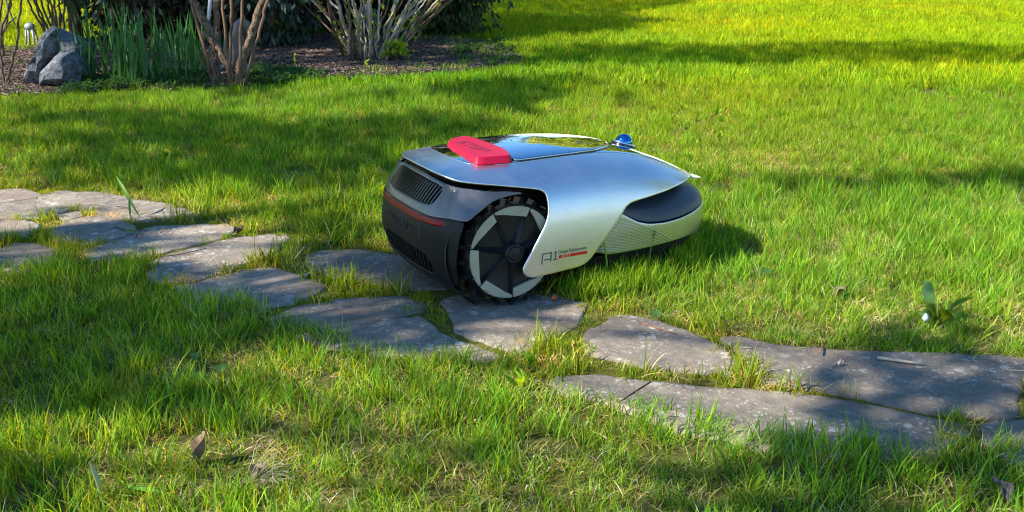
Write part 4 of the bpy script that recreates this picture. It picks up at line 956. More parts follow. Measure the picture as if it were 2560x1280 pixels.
scatter('bark_mulch', chips, np.stack([P[:, 0], P[:, 1], bz(P)], 1), r.integers(0, 4, n_), r.uniform(0, 6.28, n_), np.tile([[1.2, 1.2, 1.2]], (n_, 1)), np.tile([1., 1., 1.], (n_, 1)) * r.uniform(.35, .9, (n_, 1)), None, 'brown bark chips and dry leaves on the garden bed')
P = np.concatenate([band(.8, 3.5, 26, 75), band(3.5, 8, 4, 76)]); on = in_any(P, stone_polys); P = P[~(inside(P, hull_poly) | inside(P, bed_d) | (on & (r.uniform(size=len(P)) < .7)))]; n_ = len(P); on = in_any(P, stone_polys); s = r.uniform(.12, .42, n_)
litter = [chip(50 + i) for i in range(4)]
scatter('garden_litter', litter, np.stack([P[:, 0], P[:, 1], np.where(on, -.001, gz(P[:, 0], P[:, 1]) + r.uniform(.004, .02, n_))], 1), r.integers(0, 4, n_), r.uniform(0, 6.28, n_), np.stack([s, s, s], 1), np.tile([1.2, 1.2, 1.05], (n_, 1)) * r.uniform(.4, 1.4, (n_, 1)), r.normal(0, .25, (n_, 2)), 'small dry scraps of bark and leaf scattered over the lawn and path')
# low ground cover at the front of the bed
def cover_tuft(seed):
    r = np.random.default_rng(seed); V = []; F = []; C_ = []
    for _ in range(16):
        a = r.uniform(0, 6.28); rr = r.uniform(0, .05); h = r.uniform(.008, .04); c = np.array([math.cos(a) * rr, math.sin(a) * rr, h]); b0 = len(V); L_ = r.uniform(.008, .015); az = r.uniform(0, 6.28); col = np.array((.035, .095, .030)) * r.uniform(.7, 1.6)
        d = np.array([math.cos(az), math.sin(az), r.normal(0, .4)]); e = np.array([-math.sin(az), math.cos(az), r.normal(0, .3)]) * .7
        V += [c - d * L_, c - d * L_ * .2 + e * L_ * .6, c + d * L_, c - d * L_ * .2 - e * L_ * .6]; C_ += [col] * 4; F.append((b0, b0 + 1, b0 + 2, b0 + 3))
    o = mesh('cover', V, F, M['grass'], smooth=False, link=False); ca = o.data.color_attributes.new('col', 'FLOAT_COLOR', 'POINT')
    ca.data.foreach_set('color', np.concatenate([np.array(C_), np.ones((len(V), 1))], 1).astype(np.float32).ravel()); return o
cov = [cover_tuft(900 + i) for i in range(4)]
def px_area(poly, n_, seed):
    q = np.array([G(*p)[:2] for p in poly]); r = np.random.default_rng(seed); P = r.uniform(q.min(0), q.max(0), (n_ * 4, 2)); return P[inside(P, q)][:n_]
P = np.concatenate([px_area([(215, 205), (330, 180), (520, 190), (520, 222), (215, 232)], 400, 1), px_area([(620, 180), (700, 175), (800, 190), (780, 205), (620, 218)], 260, 2), px_area([(150, 228), (220, 222), (220, 236), (150, 238)], 20, 3), px_area([(1080, 140), (1250, 105), (1290, 130), (1180, 160)], 90, 4)]); n_ = len(P)
scatter('ground_cover', cov, np.stack([P[:, 0], P[:, 1], bz(P)], 1), r.integers(0, 4, n_), r.uniform(0, 6.28, n_), np.tile([[1., 1., 1.]], (n_, 1)) * r.uniform(.7, 1.3, (n_, 1)), np.tile([1., 1., 1.], (n_, 1)) * r.uniform(.7, 1.3, (n_, 1)), None, 'dark green low ground cover along the front of the garden bed')
# ================================================================== PLANTS AND STONES OF THE BED
def bark_mat(name, c1, c2, scale=28, bump=1.0, stretch=.25):
    m, n, l, b = new_mat(name); setp(b, rough=.85, spec=.2); tc = n.new('ShaderNodeTexCoord'); mp = n.new('ShaderNodeMapping'); mp.inputs['Scale'].default_value = (1, 1, stretch); l.new(tc.outputs['Object'], mp.inputs[0])
    t = n.new('ShaderNodeTexNoise'); t.inputs['Scale'].default_value = scale; t.inputs['Detail'].default_value = 7; t.inputs['Roughness'].default_value = .7; l.new(mp.outputs[0], t.inputs[0])
    r = n.new('ShaderNodeValToRGB'); e = r.color_ramp.elements; e[0].position = .36; e[0].color = (*c1, 1); e[1].position = .62; e[1].color = (*c2, 1); l.new(t.outputs[0], r.inputs[0]); l.new(r.outputs[0], b.inputs['Base Color'])
    bp = n.new('ShaderNodeBump'); bp.inputs['Strength'].default_value = bump; bp.inputs['Distance'].default_value = .008; l.new(t.outputs[0], bp.inputs['Height']); l.new(bp.outputs[0], b.inputs['Normal']); return m
M['bark'] = bark_mat('flaky_bark', (.025, .018, .014), (.27, .185, .125), 85, 1.6, .4)
M['stem'] = bark_mat('brown_stem', (.07, .042, .028), (.18, .11, .07), 60, .4)
M['lilac'] = bark_mat('pale_stem', (.20, .15, .11), (.50, .43, .36), 60, .4)
M['twig'] = bark_mat('dark_twig', (.05, .033, .022), (.14, .10, .07), 60, .4)
M['rock'] = bark_mat('grey_rock', (.04, .045, .055), (.19, .205, .235), 40, 1.2, 1.)
M['iris'] = leaf_mat('daffodil_leaf', (.050, .17, .040), .35, .4, .3, 4.)
M['bud'] = leaf_mat('fresh_bud_leaf', (.28, .42, .035), .45, .4, .2, 6.)
M['thuja'] = leaf_mat('conifer_spray', (.040, .075, .024), .15, .6, .45, 3.)
M['juniper'] = leaf_mat('juniper_spray', (.040, .075, .055), .15, .6, .45, 3.)
M['golden'] = leaf_mat('golden_spray', (.42, .46, .030), .35, .5, .3, 3.)
M['drybush'] = leaf_mat('dry_inner_foliage', (.075, .050, .030), .1, .7, .5, 3.)
M['tree_leaf'] = leaf_mat('tree_leaf', (.20, .26, .025), .35, .5, .3, 1.)
M['dandelion'] = leaf_mat('dandelion_leaf', (.16, .34, .07), .4, .38, .25, 40.)

def rock(name, pix, Y, depth, label, seed, lean=(0, 0)):
    """a boulder whose outline is given in pixels at distance Y; it is as thick as `depth`"""
    P = [PY(x, y, Y) for x, y in pix]; c = sum(P, Vector()) / len(P); n = len(P); Q = []
    for i in range(n):
        for k in range(5): Q.append(P[i].lerp(P[(i + 1) % n], k / 5))
    n = len(Q); bm = bmesh.new(); prof = [(-1, .0), (-.95, .45), (-.7, .78), (-.35, .95), (0, 1.0), (.35, .93), (.7, .72), (.95, .4), (1, .0)]
    rows = []
    for t, s_ in prof:
        if s_ == 0: rows.append([bm.verts.new(c + Vector((0, t * depth / 2, 0)))]); continue
        row = []
        for q in Q:
            v = c + (q - c) * s_ + Vector((0, t * depth / 2, 0)); d = mnoise.noise(v * 9 + Vector((seed, 0, 0))) * .022 + mnoise.noise(v * 26 + Vector((seed, 3, 0))) * .008
            row.append(bm.verts.new(v + (v - c).normalized() * d))
        rows.append(row)
    for a, b in zip(rows, rows[1:]):
        for k in range(n):
            k2 = (k + 1) % n
            if len(a) == 1: bm.faces.new((a[0], b[k], b[k2]))
            elif len(b) == 1: bm.faces.new((a[k], b[0], a[k2]))
            else: bm.faces.new((a[k], b[k], b[k2], a[k2]))
    bmesh.ops.recalc_face_normals(bm, faces=bm.faces); me = bpy.data.meshes.new(name); bm.to_mesh(me); bm.free()
    for p in me.polygons: p.use_smooth = False
    me.materials.append(M['rock']); o = bpy.data.objects.new(name, me); COL.objects.link(o); tag(o, label=label, cat='rock'); return o
YB = G(150, 212).y
rock('garden_rock', [(62, 208), (66, 190), (92, 150), (103, 112), (118, 78), (130, 64), (143, 70), (146, 100), (140, 140), (118, 165), (108, 212)], YB, .16, 'tall grey rock leaning over with a sunlit left edge', 1)
rock('garden_rock', [(106, 214), (112, 180), (134, 150), (150, 132), (184, 128), (202, 150), (206, 182), (200, 212)], YB - .06, .22, 'rounded blue grey boulder beside the daffodil leaves', 2)
rock('garden_rock', [(143, 80), (150, 70), (168, 80), (192, 90), (232, 110), (236, 200), (196, 205), (176, 132), (158, 128)], YB + .22, .18, 'dark rock behind the two front rocks', 3)

# ---- small stool-like garden ornament on the bright lawn
YS = G(82, 116).y
st = empty('garden_stool', (PY(82, 116, YS).x, YS, 0)); tag(st, 'small grey stool with splayed legs on the bright grass beyond the rocks', 'garden stool')
top = PY(80, 74, YS); zt = top.z; k_ = PY(93, 74, YS).x - PY(67, 74, YS).x
V, F = [], []
for i in range(7):
    t = R_(-90 + 30 * i); V += [(math.cos(q) * k_ * .5 * max(math.cos(t), .02), math.sin(q) * k_ * .4 * max(math.cos(t), .02), zt + .02 + math.sin(t) * .028) for q in [2 * math.pi * j / 20 for j in range(20)]]
F = [(i * 20 + j, i * 20 + (j + 1) % 20, (i + 1) * 20 + (j + 1) % 20, (i + 1) * 20 + j) for i in range(6) for j in range(20)]
M['stool'] = plain('grey_painted_metal', (.30, .31, .33), .5, metal=.2)
mesh('seat', V, F, M['stool'], st)
for sx in (-1, 1):
    for sy in (-1, 1):
        V, F = tube([(sx * k_ * .30, sy * k_ * .22, zt), (sx * k_ * .45, sy * k_ * .4, 0)], .007, 6); mesh('leg', V, F, M['stool'], st)
V, F = tube([(-.10, 0, zt + .03), (-.20, .02, zt + .45)], .005, 6); mesh('handle', V, F, M['stool'], st)

# ---- daffodil leaves
def strap_leaf(L_, w_, bend, az, seed, seg=8):
    r = random.Random(seed); p = Vector((0, 0, 0)); ang = r.uniform(.02, .12); V = []; F = []; d = Vector((math.cos(az), math.sin(az), 0)); s_ = Vector((math.cos(az + 1.2 + r.uniform(-.5, .5)), math.sin(az + 1.2), 0)).normalized(); f_ = s_.cross(Vector((0, 0, 1)))
    for k in range(seg + 1):
        t = k / seg; wk = w_ * .5 * (min(1, .75 + t) * (1 - max(0, (t - .6) / .4) ** 1.6)) + .0003
        V += [p - s_ * wk, p + f_ * wk * .25, p + s_ * wk]; p = p + (d * math.sin(ang) + Vector((0, 0, math.cos(ang)))) * L_ / seg; ang += bend / seg
    for k in range(seg):
        for j in range(2): F.append((3 * k + j, 3 * k + j + 1, 3 * k + j + 4, 3 * k + j + 3))
    return V, F
leafs = []
for i in range(14):
    V, F = strap_leaf(1.0, .040, random.uniform(-.15, .55), random.uniform(0, 6.28), i); leafs.append(mesh('leaf', V, F, M['iris'], link=False).data)
clumps = [(215, 205, 'leftmost daffodil leaf clump, growing right against the blue grey boulder', .33, 30, 40), (278, 200, 'daffodil leaf clump second from the boulder', .34, 30, 45), (335, 212, 'daffodil leaf clump in the middle of the row, third from the boulder', .33, 34, 48), (392, 202, 'daffodil leaf clump fourth from the boulder, right of the middle', .32, 34, 45), (445, 205, 'daffodil leaf clump second from the flaky trunk', .33, 34, 42), (492, 186, 'rightmost daffodil leaf clump, beside the flaky trunk', .30, 30, 34)]
for cx_, cy_, lab, hh, nn_, sp_ in clumps:
    g = G(cx_, cy_); root = empty('daffodil_clump', (g.x, g.y, 0)); tag(root, lab, 'daffodil', 'daffodil leaves in a row on the garden bed')
    for k in range(nn_):
        o = bpy.data.objects.new('leaf', random.choice(leafs)); COL.objects.link(o); o.parent = root
        wx = sp_ / 500.; o.location = (random.uniform(-wx, wx), random.uniform(-.16, .30), 0)
        s_ = hh * random.uniform(.62, 1.22); o.scale = (s_ * random.uniform(.6, .95), s_ * random.uniform(.6, .95), s_); o.rotation_euler = (random.gauss(0, .10), random.gauss(0, .14), random.uniform(0, 6.28))

# ---- shrubs: stems given as pixel lines at a distance, carried on above the frame
def stem_line(pix, Y0, dY, r0, r1, up=.8, wig=.006, seed=0, sides=7, n_=10):
    rr = random.Random(seed); pts = []
    q = []
    for i in range(len(pix) - 1):
        for k in range(4): q.append(tuple(np.array(pix[i]) * (1 - k / 4) + np.array(pix[i + 1]) * k / 4))
    q.append(pix[-1]); n_ = len(q)
    for i, (x, y) in enumerate(q):
        t = i / (n_ - 1); p = PY(x, y, Y0 + dY * t); p += Vector((rr.gauss(0, wig), rr.gauss(0, wig), 0)) * (0 if i == 0 else 1); pts.append(p)
    d = (pts[-1] - pts[-4]).normalized()
    for k in range(1, 5): pts.append(pts[-1] + (d + Vector((rr.gauss(0, .08), rr.gauss(0, .08), .05))).normalized() * up / 4)
    R2 = [r0 + (r1 - r0) * i / (len(pts) - 1) for i in range(len(pts))]
    pts[0] = pts[0] - Vector((0, 0, .04)); return tube(pts, R2, sides)
def rough_tube(VF, amp, f):
    V, F = VF; out = []
    for v in V:
        v = Vector(v); d = Vector((mnoise.noise(v * f), mnoise.noise(v * f + Vector((9, 0, 0))), 0)) * amp; out.append(v + d)
    return out, F
YT = G(548, 210).y
sh = empty('flaky_barked_shrub', (G(590, 210).x, G(590, 210).y, 0)); tag(sh, 'many stemmed shrub with thick flaking brown trunks in front of the bluish conifer', 'shrub')
def sub(o, root):
    o.parent = root; o.matrix_parent_inverse = Matrix.Translation(root.location).inverted(); return o
Y2 = G(592, 214).y; 
for pix, Y0, dY, r0, r1, sd2 in [([(540, 214), (538, 160), (535, 110), (520, 70), (498, 30), (480, -5)], YT, .15, .026, .016, 1), ([(536, 115), (545, 70), (542, 0)], YT + .05, .1, .016, .015, 2), ([(590, 218), (580, 185), (560, 145), (540, 112), (528, 95)], Y2, .1, .018, .013, 3), ([(592, 218), (602, 160), (622, 105), (640, 55), (658, -5)], Y2, .15, .022, .017, 4)]:
    V, F = rough_tube(stem_line(pix, Y0, dY, r0, r1, 1.0 if pix[-1][1] < 5 else .05, .004, sd2, 12), .010, 40); sub(mesh('trunk', V, F, M['bark']), sh)
for pix, Y0, sd2 in [([(526, 165), (500, 90), (478, -5)], YT - .05, 5), ([(572, 190), (566, 100), (556, -5)], Y2 - .05, 6), ([(575, 205), (575, 120), (581, 50), (577, -5)], Y2 - .1, 7), ([(598, 205), (602, 100), (605, -5)], Y2 - .12, 8), ([(608, 212), (640, 110), (660, 40), (672, -5)], Y2 - .08, 9), ([(606, 211), (611, 200)], Y2 - .1, 10)]:
    V, F = stem_line(pix, Y0, .05, .0085, .0065, .8 if pix[-1][1] < 5 else .01, .003, sd2, 7); sub(mesh('stem', V, F, M['stem']), sh)
# white post and grey pipe behind the trunks
V, F = tube([PY(519, 60, YT + .10), PY(524, 20, YT + .15), PY(533, -80, YT + .22)], [.009, .010, .010], 10)
o = mesh('garden_pole', V, F, plain('white_pole_paint', (.60, .60, .63), .4), smooth=True); tag(o, 'white pole resting in the fork of the flaky trunk', 'pole')
Yp = YT + .7; pp = [PY(588, 178, Yp), PY(588, 130, Yp), PY(590, 90, Yp), PY(597, 62, Yp), PY(606, 54, Yp), PY(614, 62, Yp), PY(618, 90, Yp + .1), PY(620, 160, Yp + .2)]; pp[0].z = -.02; pp[-1].z = -.02
V, F = tube(pp, .030, 12); o = mesh('hoop', V, F, plain('grey_brown_plastic_pipe', (.16, .14, .13), .5)); tag(o, 'grey arched pipe standing behind the shrub trunks', 'pipe')
M['teal'] = plain('teal_tape', (.04, .30, .34), .5)
for (x, y, ww, hh, Y0, lab) in [(563, 116, 8, 24, YT - .02, 'teal plastic tag between the two forked trunks'), (615, 172, 9, 22, Y2 + .05, 'teal blue plastic tag low beside the right trunk'), (552, 168, 4, 16, YT + .02, 'thin teal tag low beside the left trunk')]:
    a = PY(x - ww / 2, y, Y0); b_ = PY(x + ww / 2, y, Y0); hz = PY(x, y - hh / 2, Y0).z - PY(x, y + hh / 2, Y0).z; wx = b_.x - a.x
    V = []; nseg = 6
    for k in range(nseg + 1):
        t = k / nseg; z = a.z + hz * (.5 - t); ox = math.sin(t * 4) * wx * .2; oy = math.cos(t * 5) * .006
        V += [(a.x + ox, Y0 + oy, z), (b_.x + ox, Y0 + oy + .004, z), (b_.x + ox, Y0 + oy + .0055, z), (a.x + ox, Y0 + oy + .0015, z)]
    F = [(i * 4 + j, i * 4 + (j + 1) % 4, (i + 1) * 4 + (j + 1) % 4, (i + 1) * 4 + j) for i in range(nseg) for j in range(4)] + [(0, 1, 2, 3), tuple(nseg * 4 + j for j in range(4))[::-1]]
    tag(mesh('plastic_tag', V, F, M['teal'], smooth=False), lab, 'tag')

# lilac-like shrub of many pale stems with fresh buds
YL = G(930, 152).y
li = empty('budding_shrub', (G(930, 152).x, YL, 0)); tag(li, 'wide fan of many pale bare stems with yellow green buds', 'shrub')
rl = random.Random(5); fan = [((905, 150), (860, 70), (842, -5)), ((885, 148), (848, 60), (812, -5)), ((862, 140), (836, 90), (818, -5)), ((895, 140), (866, 40), (862, -5)), ((880, 130), (856, 50), (825, -5)), ((893, 128), (900, 70), (905, -5)), ((912, 145), (898, 75), (880, -5)), ((908, 130), (902, 60), (901, -5)), ((928, 145), (924, 80), (919, -5)), ((925, 140), (926, 60), (924, -5)), ((942, 140), (945, 80), (957, 5)), ((962, 130), (963, 66), (1000, -5)), ((965, 140), (985, 80), (1032, -5)), ((970, 135), (1000, 60), (1048, -5)), ((990, 92), (1010, 55), (1062, -5)), ((1015, 70), (1050, 35), (1085, -5)), ((1020, 60), (1060, 35), (1090, 14)), ((1025, 115), (1070, 55), (1106, 2), (1125, -5)), ((965, 128), (1010, 110), (1030, 85), (1045, 60), (1095, 0)), ((1000, 110), (1040, 68), (1080, -5)), ((935, 140), (950, 70), (975, -5)), ((950, 145), (975, 60), (990, -5)), ((875, 145), (880, 80), (872, -5)), ((945, 140), (942, 60), (935, 30))]
for i in range(24):
    x0 = rl.uniform(880, 985); a = (x0 - 930) * 2.2 + rl.uniform(-40, 50); fan.append(((x0, rl.uniform(128, 150)), (x0 + a * .45, 65), (x0 + a, -5)))
ends = []
for i, pix in enumerate(fan):
    x0 = pix[0][0]; dy = rl.uniform(-.10, .25)
    r0 = rl.uniform(.005, .0095); VF = stem_line(list(pix), YL + dy + .02, rl.uniform(-.25, .35), r0, r0 * .7, .9 if pix[-1][1] < 3 else .02, .006, 50 + i, 7)
    sub(mesh('stem', VF[0], VF[1], M['lilac' if rl.random() < .62 else 'stem']), li); ends.append(VF[0])
def bud_leaf(c, L_, az, el):
    d = Vector((math.cos(az) * math.cos(el), math.sin(az) * math.cos(el), math.sin(el))); s_ = Vector((-math.sin(az), math.cos(az), 0)); u = d.cross(s_)
    V = [c, c + d * L_ * .45 + s_ * L_ * .26 + u * L_ * .08, c + d * L_, c + d * L_ * .45 - s_ * L_ * .26 + u * L_ * .08, c + d * L_ * .5]; return V, [(0, 1, 4), (1, 2, 4), (2, 3, 4), (3, 0, 4)]
mb = MB()
for k in range(330):
    VV = rl.choice(ends); i = rl.randrange(7, len(VV) - 14); c = Vector(VV[i])
    for _ in range(3): mb.add(*bud_leaf(c, rl.uniform(.018, .042), rl.uniform(0, 6.28), rl.uniform(.1, 1.3)))
for k in range(70):
    x = rl.uniform(960, 1015); y = rl.uniform(112, 145); c = PY(x, y, YL - rl.uniform(0, .12))
    for _ in range(3): mb.add(*bud_leaf(c, rl.uniform(.025, .05), rl.uniform(0, 6.28), rl.uniform(.3, 1.4)))
b_ = sub(mb.build('buds', M['bud'], smooth=False), li); b_['kind'] = 'stuff'
# seedlings at the edge of the bed
seeds = [(956, 160, 'leafy seedling just below the budding shrub'), (1022, 158, 'thin seedling right of the budding shrub on the bare soil'), (1140, 136, 'leafy seedling at the far right end of the bed, near the sunlit grass'), (1151, 146, 'taller seedling at the right end of the bed with a pale tip'), (916, 178, 'small seedling in the lawn edge under the budding shrub'), (738, 170, 'seedling standing on the dark soil right of the flaky trunks'), (1223, 115, 'yellow green seedling in the sunlit grass corner')]
for i, (x, y, lab) in enumerate(seeds):
    g = G(x, y); mb = MB(); hh = [.07, .07, .06, .13, .06, .07, .07][i]; root = empty('seedling', g); tag(root, lab, 'seedling')
    V, F = tube([(0, 0, -.01), (.004, 0, hh * .5), (.0, .003, hh)], [.0025, .002, .0015], 5); mesh('stem', V, F, M['bud'], root)
    for k in range(8): mb.add(*bud_leaf(Vector((0, 0, hh * rl.uniform(.35, 1))), rl.uniform(.018, .034), rl.uniform(0, 6.28), rl.uniform(.2, 1.1)))
    mb.build('leaves', M['bud'], root, smooth=False)['kind'] = 'stuff'

# ---- left shrub stems
sl_ = empty('bare_shrub', (G(8, 212).x, G(8, 212).y, 0)); tag(sl_, 'thin bare stems of a shrub at the left edge of the picture', 'shrub')
YS0 = G(8, 212).y
for i, (pix, r0) in enumerate([([(14, 215), (6, 170), (-2, 110), (0, 60), (2, -5)], .0065), ([(12, 215), (30, 160), (42, 110), (52, 30), (54, -5)], .0065), ([(0, 100), (14, 70), (28, -5)], .006), ([(4, 90), (20, 60), (34, 48)], .004), ([(0, 68), (16, 40), (28, 0)], .006), ([(6, 120), (-4, 60), (-12, -5)], .006)]):
    VF = stem_line(pix, YS0, .1, r0, r0 * .7, .7 if pix[-1][1] < 5 else .02, .003, 90 + i, 7); sub(mesh('stem', VF[0], VF[1], M['twig']), sl_)
ar = empty('arching_shrub', (PY(175, 100, YB + .9).x, YB + .9, 0)); tag(ar, 'dark arching branches crossing the gap above the leaning rock', 'shrub')
for i in range(9):
    x0 = 66 + i * 12 + rl.uniform(-6, 6); x1 = 118 + i * 5.5 + rl.uniform(-6, 6); VF = stem_line([(x1 + 14, 118), (x1, 88), (x0 + (x1 - x0) * .45, 38), (x0, -6)], YB + .9 + rl.uniform(-.1, .2), -.1, .007, .005, .8, .004, 120 + i, 6)
    sub(mesh('branch', VF[0], VF[1], M['twig']), ar)

# ---- crowns of conifers: thousands of small sprays round drooping branches
def crown(name, c, rad, n_, size, mat, seed, droop=.4, parent=None, hollow=.35, long=2.4):
    r = np.random.default_rng(seed); nb = max(20, n_ // 130); c = np.array(c); rad = np.array(rad)
    d = r.normal(size=(nb, 3)); d /= np.linalg.norm(d, axis=1, keepdims=True); d[:, 2] = np.abs(d[:, 2]) * np.where(r.uniform(size=nb) < .35, -1, 1)
    b = c + d * rad * r.uniform(.55, 1.0, (nb, 1)); k = r.integers(0, nb, n_); sp = size * 3.2
    p = b[k] + r.normal(0, 1, (n_, 3)) * np.array([sp, sp, sp * .55]); p[:, 2] = np.maximum(p[:, 2], .01 + r.uniform(0, .05, n_))
    out = d[k] * rad; out /= np.linalg.norm(out, axis=1, keepdims=True); ax = out + r.normal(0, .55, (n_, 3)); ax[:, 2] -= droop; ax /= np.linalg.norm(ax, axis=1, keepdims=True)
    sd2 = np.cross(ax, r.normal(size=(n_, 3))); sd2 /= np.linalg.norm(sd2, axis=1, keepdims=True); L_ = size * r.uniform(.6, 1.3, (n_, 1)); w_ = L_ / long
    V = np.stack([p - ax * L_, p + sd2 * w_, p + ax * L_, p - sd2 * w_], 1).reshape(-1, 3); F = np.arange(n_ * 4).reshape(-1, 4)
    me = bpy.data.meshes.new(name); me.vertices.add(len(V)); me.vertices.foreach_set('co', V.astype(np.float32).ravel()); me.loops.add(n_ * 4); me.loops.foreach_set('vertex_index', F.ravel().astype(np.int32))
    me.polygons.add(n_); me.polygons.foreach_set('loop_start', np.arange(0, n_ * 4, 4, dtype=np.int32)); me.update(calc_edges=True); me.materials.append(mat)
    o = bpy.data.objects.new(name, me); COL.objects.link(o)
    if parent: sub(o, parent)
    return o
def conifer(name, x, y, rad, n_, size, mat, lab, cat, seed, inner=None, z=None):
    root = empty(name, (x, y, 0)); tag(root, lab, cat); zc = rad[2] * .8 if z is None else z
    crown('crown', (x, y, zc), rad, n_, size, mat, seed, parent=root)['kind'] = 'stuff'
    if inner: crown('inner_twigs', (x, y, zc), [q * .8 for q in rad], n_ // 2, size * 1.2, inner, seed + 50, parent=root)['kind'] = 'stuff'
    V, F = tube([(x, y, -.05), (x + .03, y, zc), (x, y + .02, zc + rad[2] * .6)], [.05, .035, .01], 8); sub(mesh('trunk', V, F, M['twig']), root)
    for k in range(10):
        a = random.uniform(0, 6.28); z0 = random.uniform(.15, zc); e = (x + math.cos(a) * rad[0] * .8, y + math.sin(a) * rad[1] * .8, z0 + random.uniform(-.05, .3)); V, F = tube([(x, y, z0), ((x + e[0]) / 2, (y + e[1]) / 2, z0 + .08), e], [.014, .010, .004], 5); sub(mesh('branch', V, F, M['twig']), root)
gx = lambda px, Y: PY(px, 100, Y).x
conifer('brown_conifer', gx(365, 6.7), 6.7, (.52, .5, .95), 18000, .030, M['drybush'], 'dark shaded conifer with brown inner twigs behind the daffodil leaves', 'conifer', 1, M['thuja'], .75)
conifer('brown_conifer', gx(470, 7.3), 7.3, (.75, .5, 1.0), 16000, .030, M['drybush'], 'dark brown conifer just left of and behind the flaky trunks', 'conifer', 2, M['thuja'], .8)
conifer('bluish_conifer', gx(670, 6.6), 6.6, (.62, .5, .85), 24000, .030, M['juniper'], 'bluish green feathery conifer behind the right trunk', 'conifer', 3, M['drybush'], .78)
conifer('dark_conifer', gx(820, 8.0), 8.0, (.9, .6, 1.2), 22000, .034, M['juniper'], 'very dark conifer behind the left half of the budding shrub', 'conifer', 4, M['drybush'], 1.0)
conifer('green_conifer', gx(1000, 8.0), 8.0, (.75, .6, 1.1), 20000, .034, M['thuja'], 'dark green conifer behind the middle of the budding shrub', 'conifer', 5, M['drybush'], .95)
conifer('olive_conifer', gx(1120, 7.4), 7.4, (.40, .45, .70), 14000, .030, M['thuja'], 'olive green conifer with drooping sprays at the right end of the bed', 'conifer', 6, None, .62)
conifer('golden_conifer', gx(192, 6.6), 6.6, (.11, .2, .70), 5000, .022, M['golden'], 'sunlit yellow green conifer sprays right of the leaning rock', 'conifer', 7, None, .95)
conifer('golden_hedge', gx(60, 12.0), 12.6, (2.6, .8, 1.4), 30000, .05, M['golden'], 'sunlit yellow green bush beyond the bright strip of lawn at top left', 'bush', 8, M['thuja'], 1.45)
conifer('golden_hedge', gx(400, 12.0), 12.8, (2.6, .8, 1.6), 20000, .06, M['thuja'], 'green bush far behind the dark conifers', 'bush', 9, M['drybush'], 1.3)

# ---- trees whose leaves dapple the lawn (they stand to the left of the picture) and the trees beyond the lawn
def shade(px, py):
    s = np.full(px.shape, .04)
    def g(cx, cy, rx, ry, w_):
        return w_ * np.exp(-(((px - cx) / rx) ** 2 + ((py - cy) / ry) ** 2) ** 1.5)
    for a in [(400, 165, 330, 75, .9), (640, 120, 260, 100, .85), (900, 130, 170, 40, .5), (2150, 168, 560, 60, .42), (1520, 215, 330, 75, .65), (600, 395, 560, 75, .62), (350, 560, 520, 110, .75), (880, 640, 230, 70, .75), (300, 800, 560, 150, .85),
              (120, 1000, 330, 110, .6), (1000, 820, 300, 60, .8), (560, 1000, 300, 34, .3), (2340, 970, 330, 110, .9), (2330, 790, 160, 70, .75), (2500, 560, 240, 130, .42), (2030, 490, 170, 40, .25), (2150, 1180, 480, 110, .85), (1150, 1115, 100, 40, .4), (1760, 1210, 170, 50, .4), (60, 1230, 160, 80, .5), (1060, 330, 260, 30, .5), (300, 300, 200, 22, .4), (1750, 960, 60, 26, .4), (400, 290, 650, 60, .5), (1150, 270, 260, 60, .5), (860, 530, 190, 60, .65), (450, 720, 300, 60, .4), (1000, 215, 500, 34, .5), (1500, 320, 200, 30, .3)]: s = s + g(*a)
    for a in [(50, 100, 170, 62, 1.8), (45, 557, 60, 16, .9), (480, 610, 100, 20, .7), (1010, 712, 120, 18, .9), (430, 640, 130, 10, .5), (1330, 780, 140, 36, .6), (480, 262, 420, 12, .35), (760, 590, 130, 14, .2), (60, 435, 70, 25, .5), (930, 430, 80, 30, .4)]: s = s - g(*a)
    reg = (px > 1150) & (py < 112 - (px - 1230) * .204); s = np.where(reg, .95, s); s = np.where((px > 560) & (px < 1150) & (py < 110), .8, s)
    return np.clip(s, 0.02, .96)
def crown_points(y0, y1, dn, zlo, zhi, seed):
    r = np.random.default_rng(seed); P = band(y0, y1, dn, seed, 1.15); px, py = project(P[:, 0], P[:, 1]); s = shade(px, py)
    n1 = vnoise(P[:, 0], P[:, 1], .30, 80) * .6 + vnoise(P[:, 0], P[:, 1], .10, 81) * .4
    pr = -np.log(1 - np.clip(s + (n1 - .5) * 1.3 * np.where(s < .85, np.clip(s * 2.2, .2, 1), .3), .0, .965)) / 3.4
    P = P[r.uniform(size=len(P)) < pr]; z = r.uniform(zlo, zhi, len(P)); t = z / SUN.z
    return np.stack([P[:, 0] + SUN.x * t, P[:, 1] + SUN.y * t, z], 1)
def leaves(name, P, size, mat, parent, seed):
    r = np.random.default_rng(seed); n_ = len(P); ax = r.normal(size=(n_, 3)); ax /= np.linalg.norm(ax, axis=1, keepdims=True); s_ = np.cross(ax, r.normal(size=(n_, 3))); s_ /= np.linalg.norm(s_, axis=1, keepdims=True); L_ = size * r.uniform(.6, 1.3, (n_, 1))
    V = np.stack([P - ax * L_, P + s_ * L_ * .5, P + ax * L_, P - s_ * L_ * .5], 1).reshape(-1, 3)
    me = bpy.data.meshes.new(name); me.vertices.add(len(V)); me.vertices.foreach_set('co', V.astype(np.float32).ravel()); me.loops.add(n_ * 4); me.loops.foreach_set('vertex_index', np.arange(n_ * 4, dtype=np.int32)); me.polygons.add(n_); me.polygons.foreach_set('loop_start', np.arange(0, n_ * 4, 4, dtype=np.int32)); me.update(calc_edges=True); me.materials.append(mat)
    o = bpy.data.objects.new(name, me); COL.objects.link(o); o['kind'] = 'stuff'
    if parent: sub(o, parent)
    return o
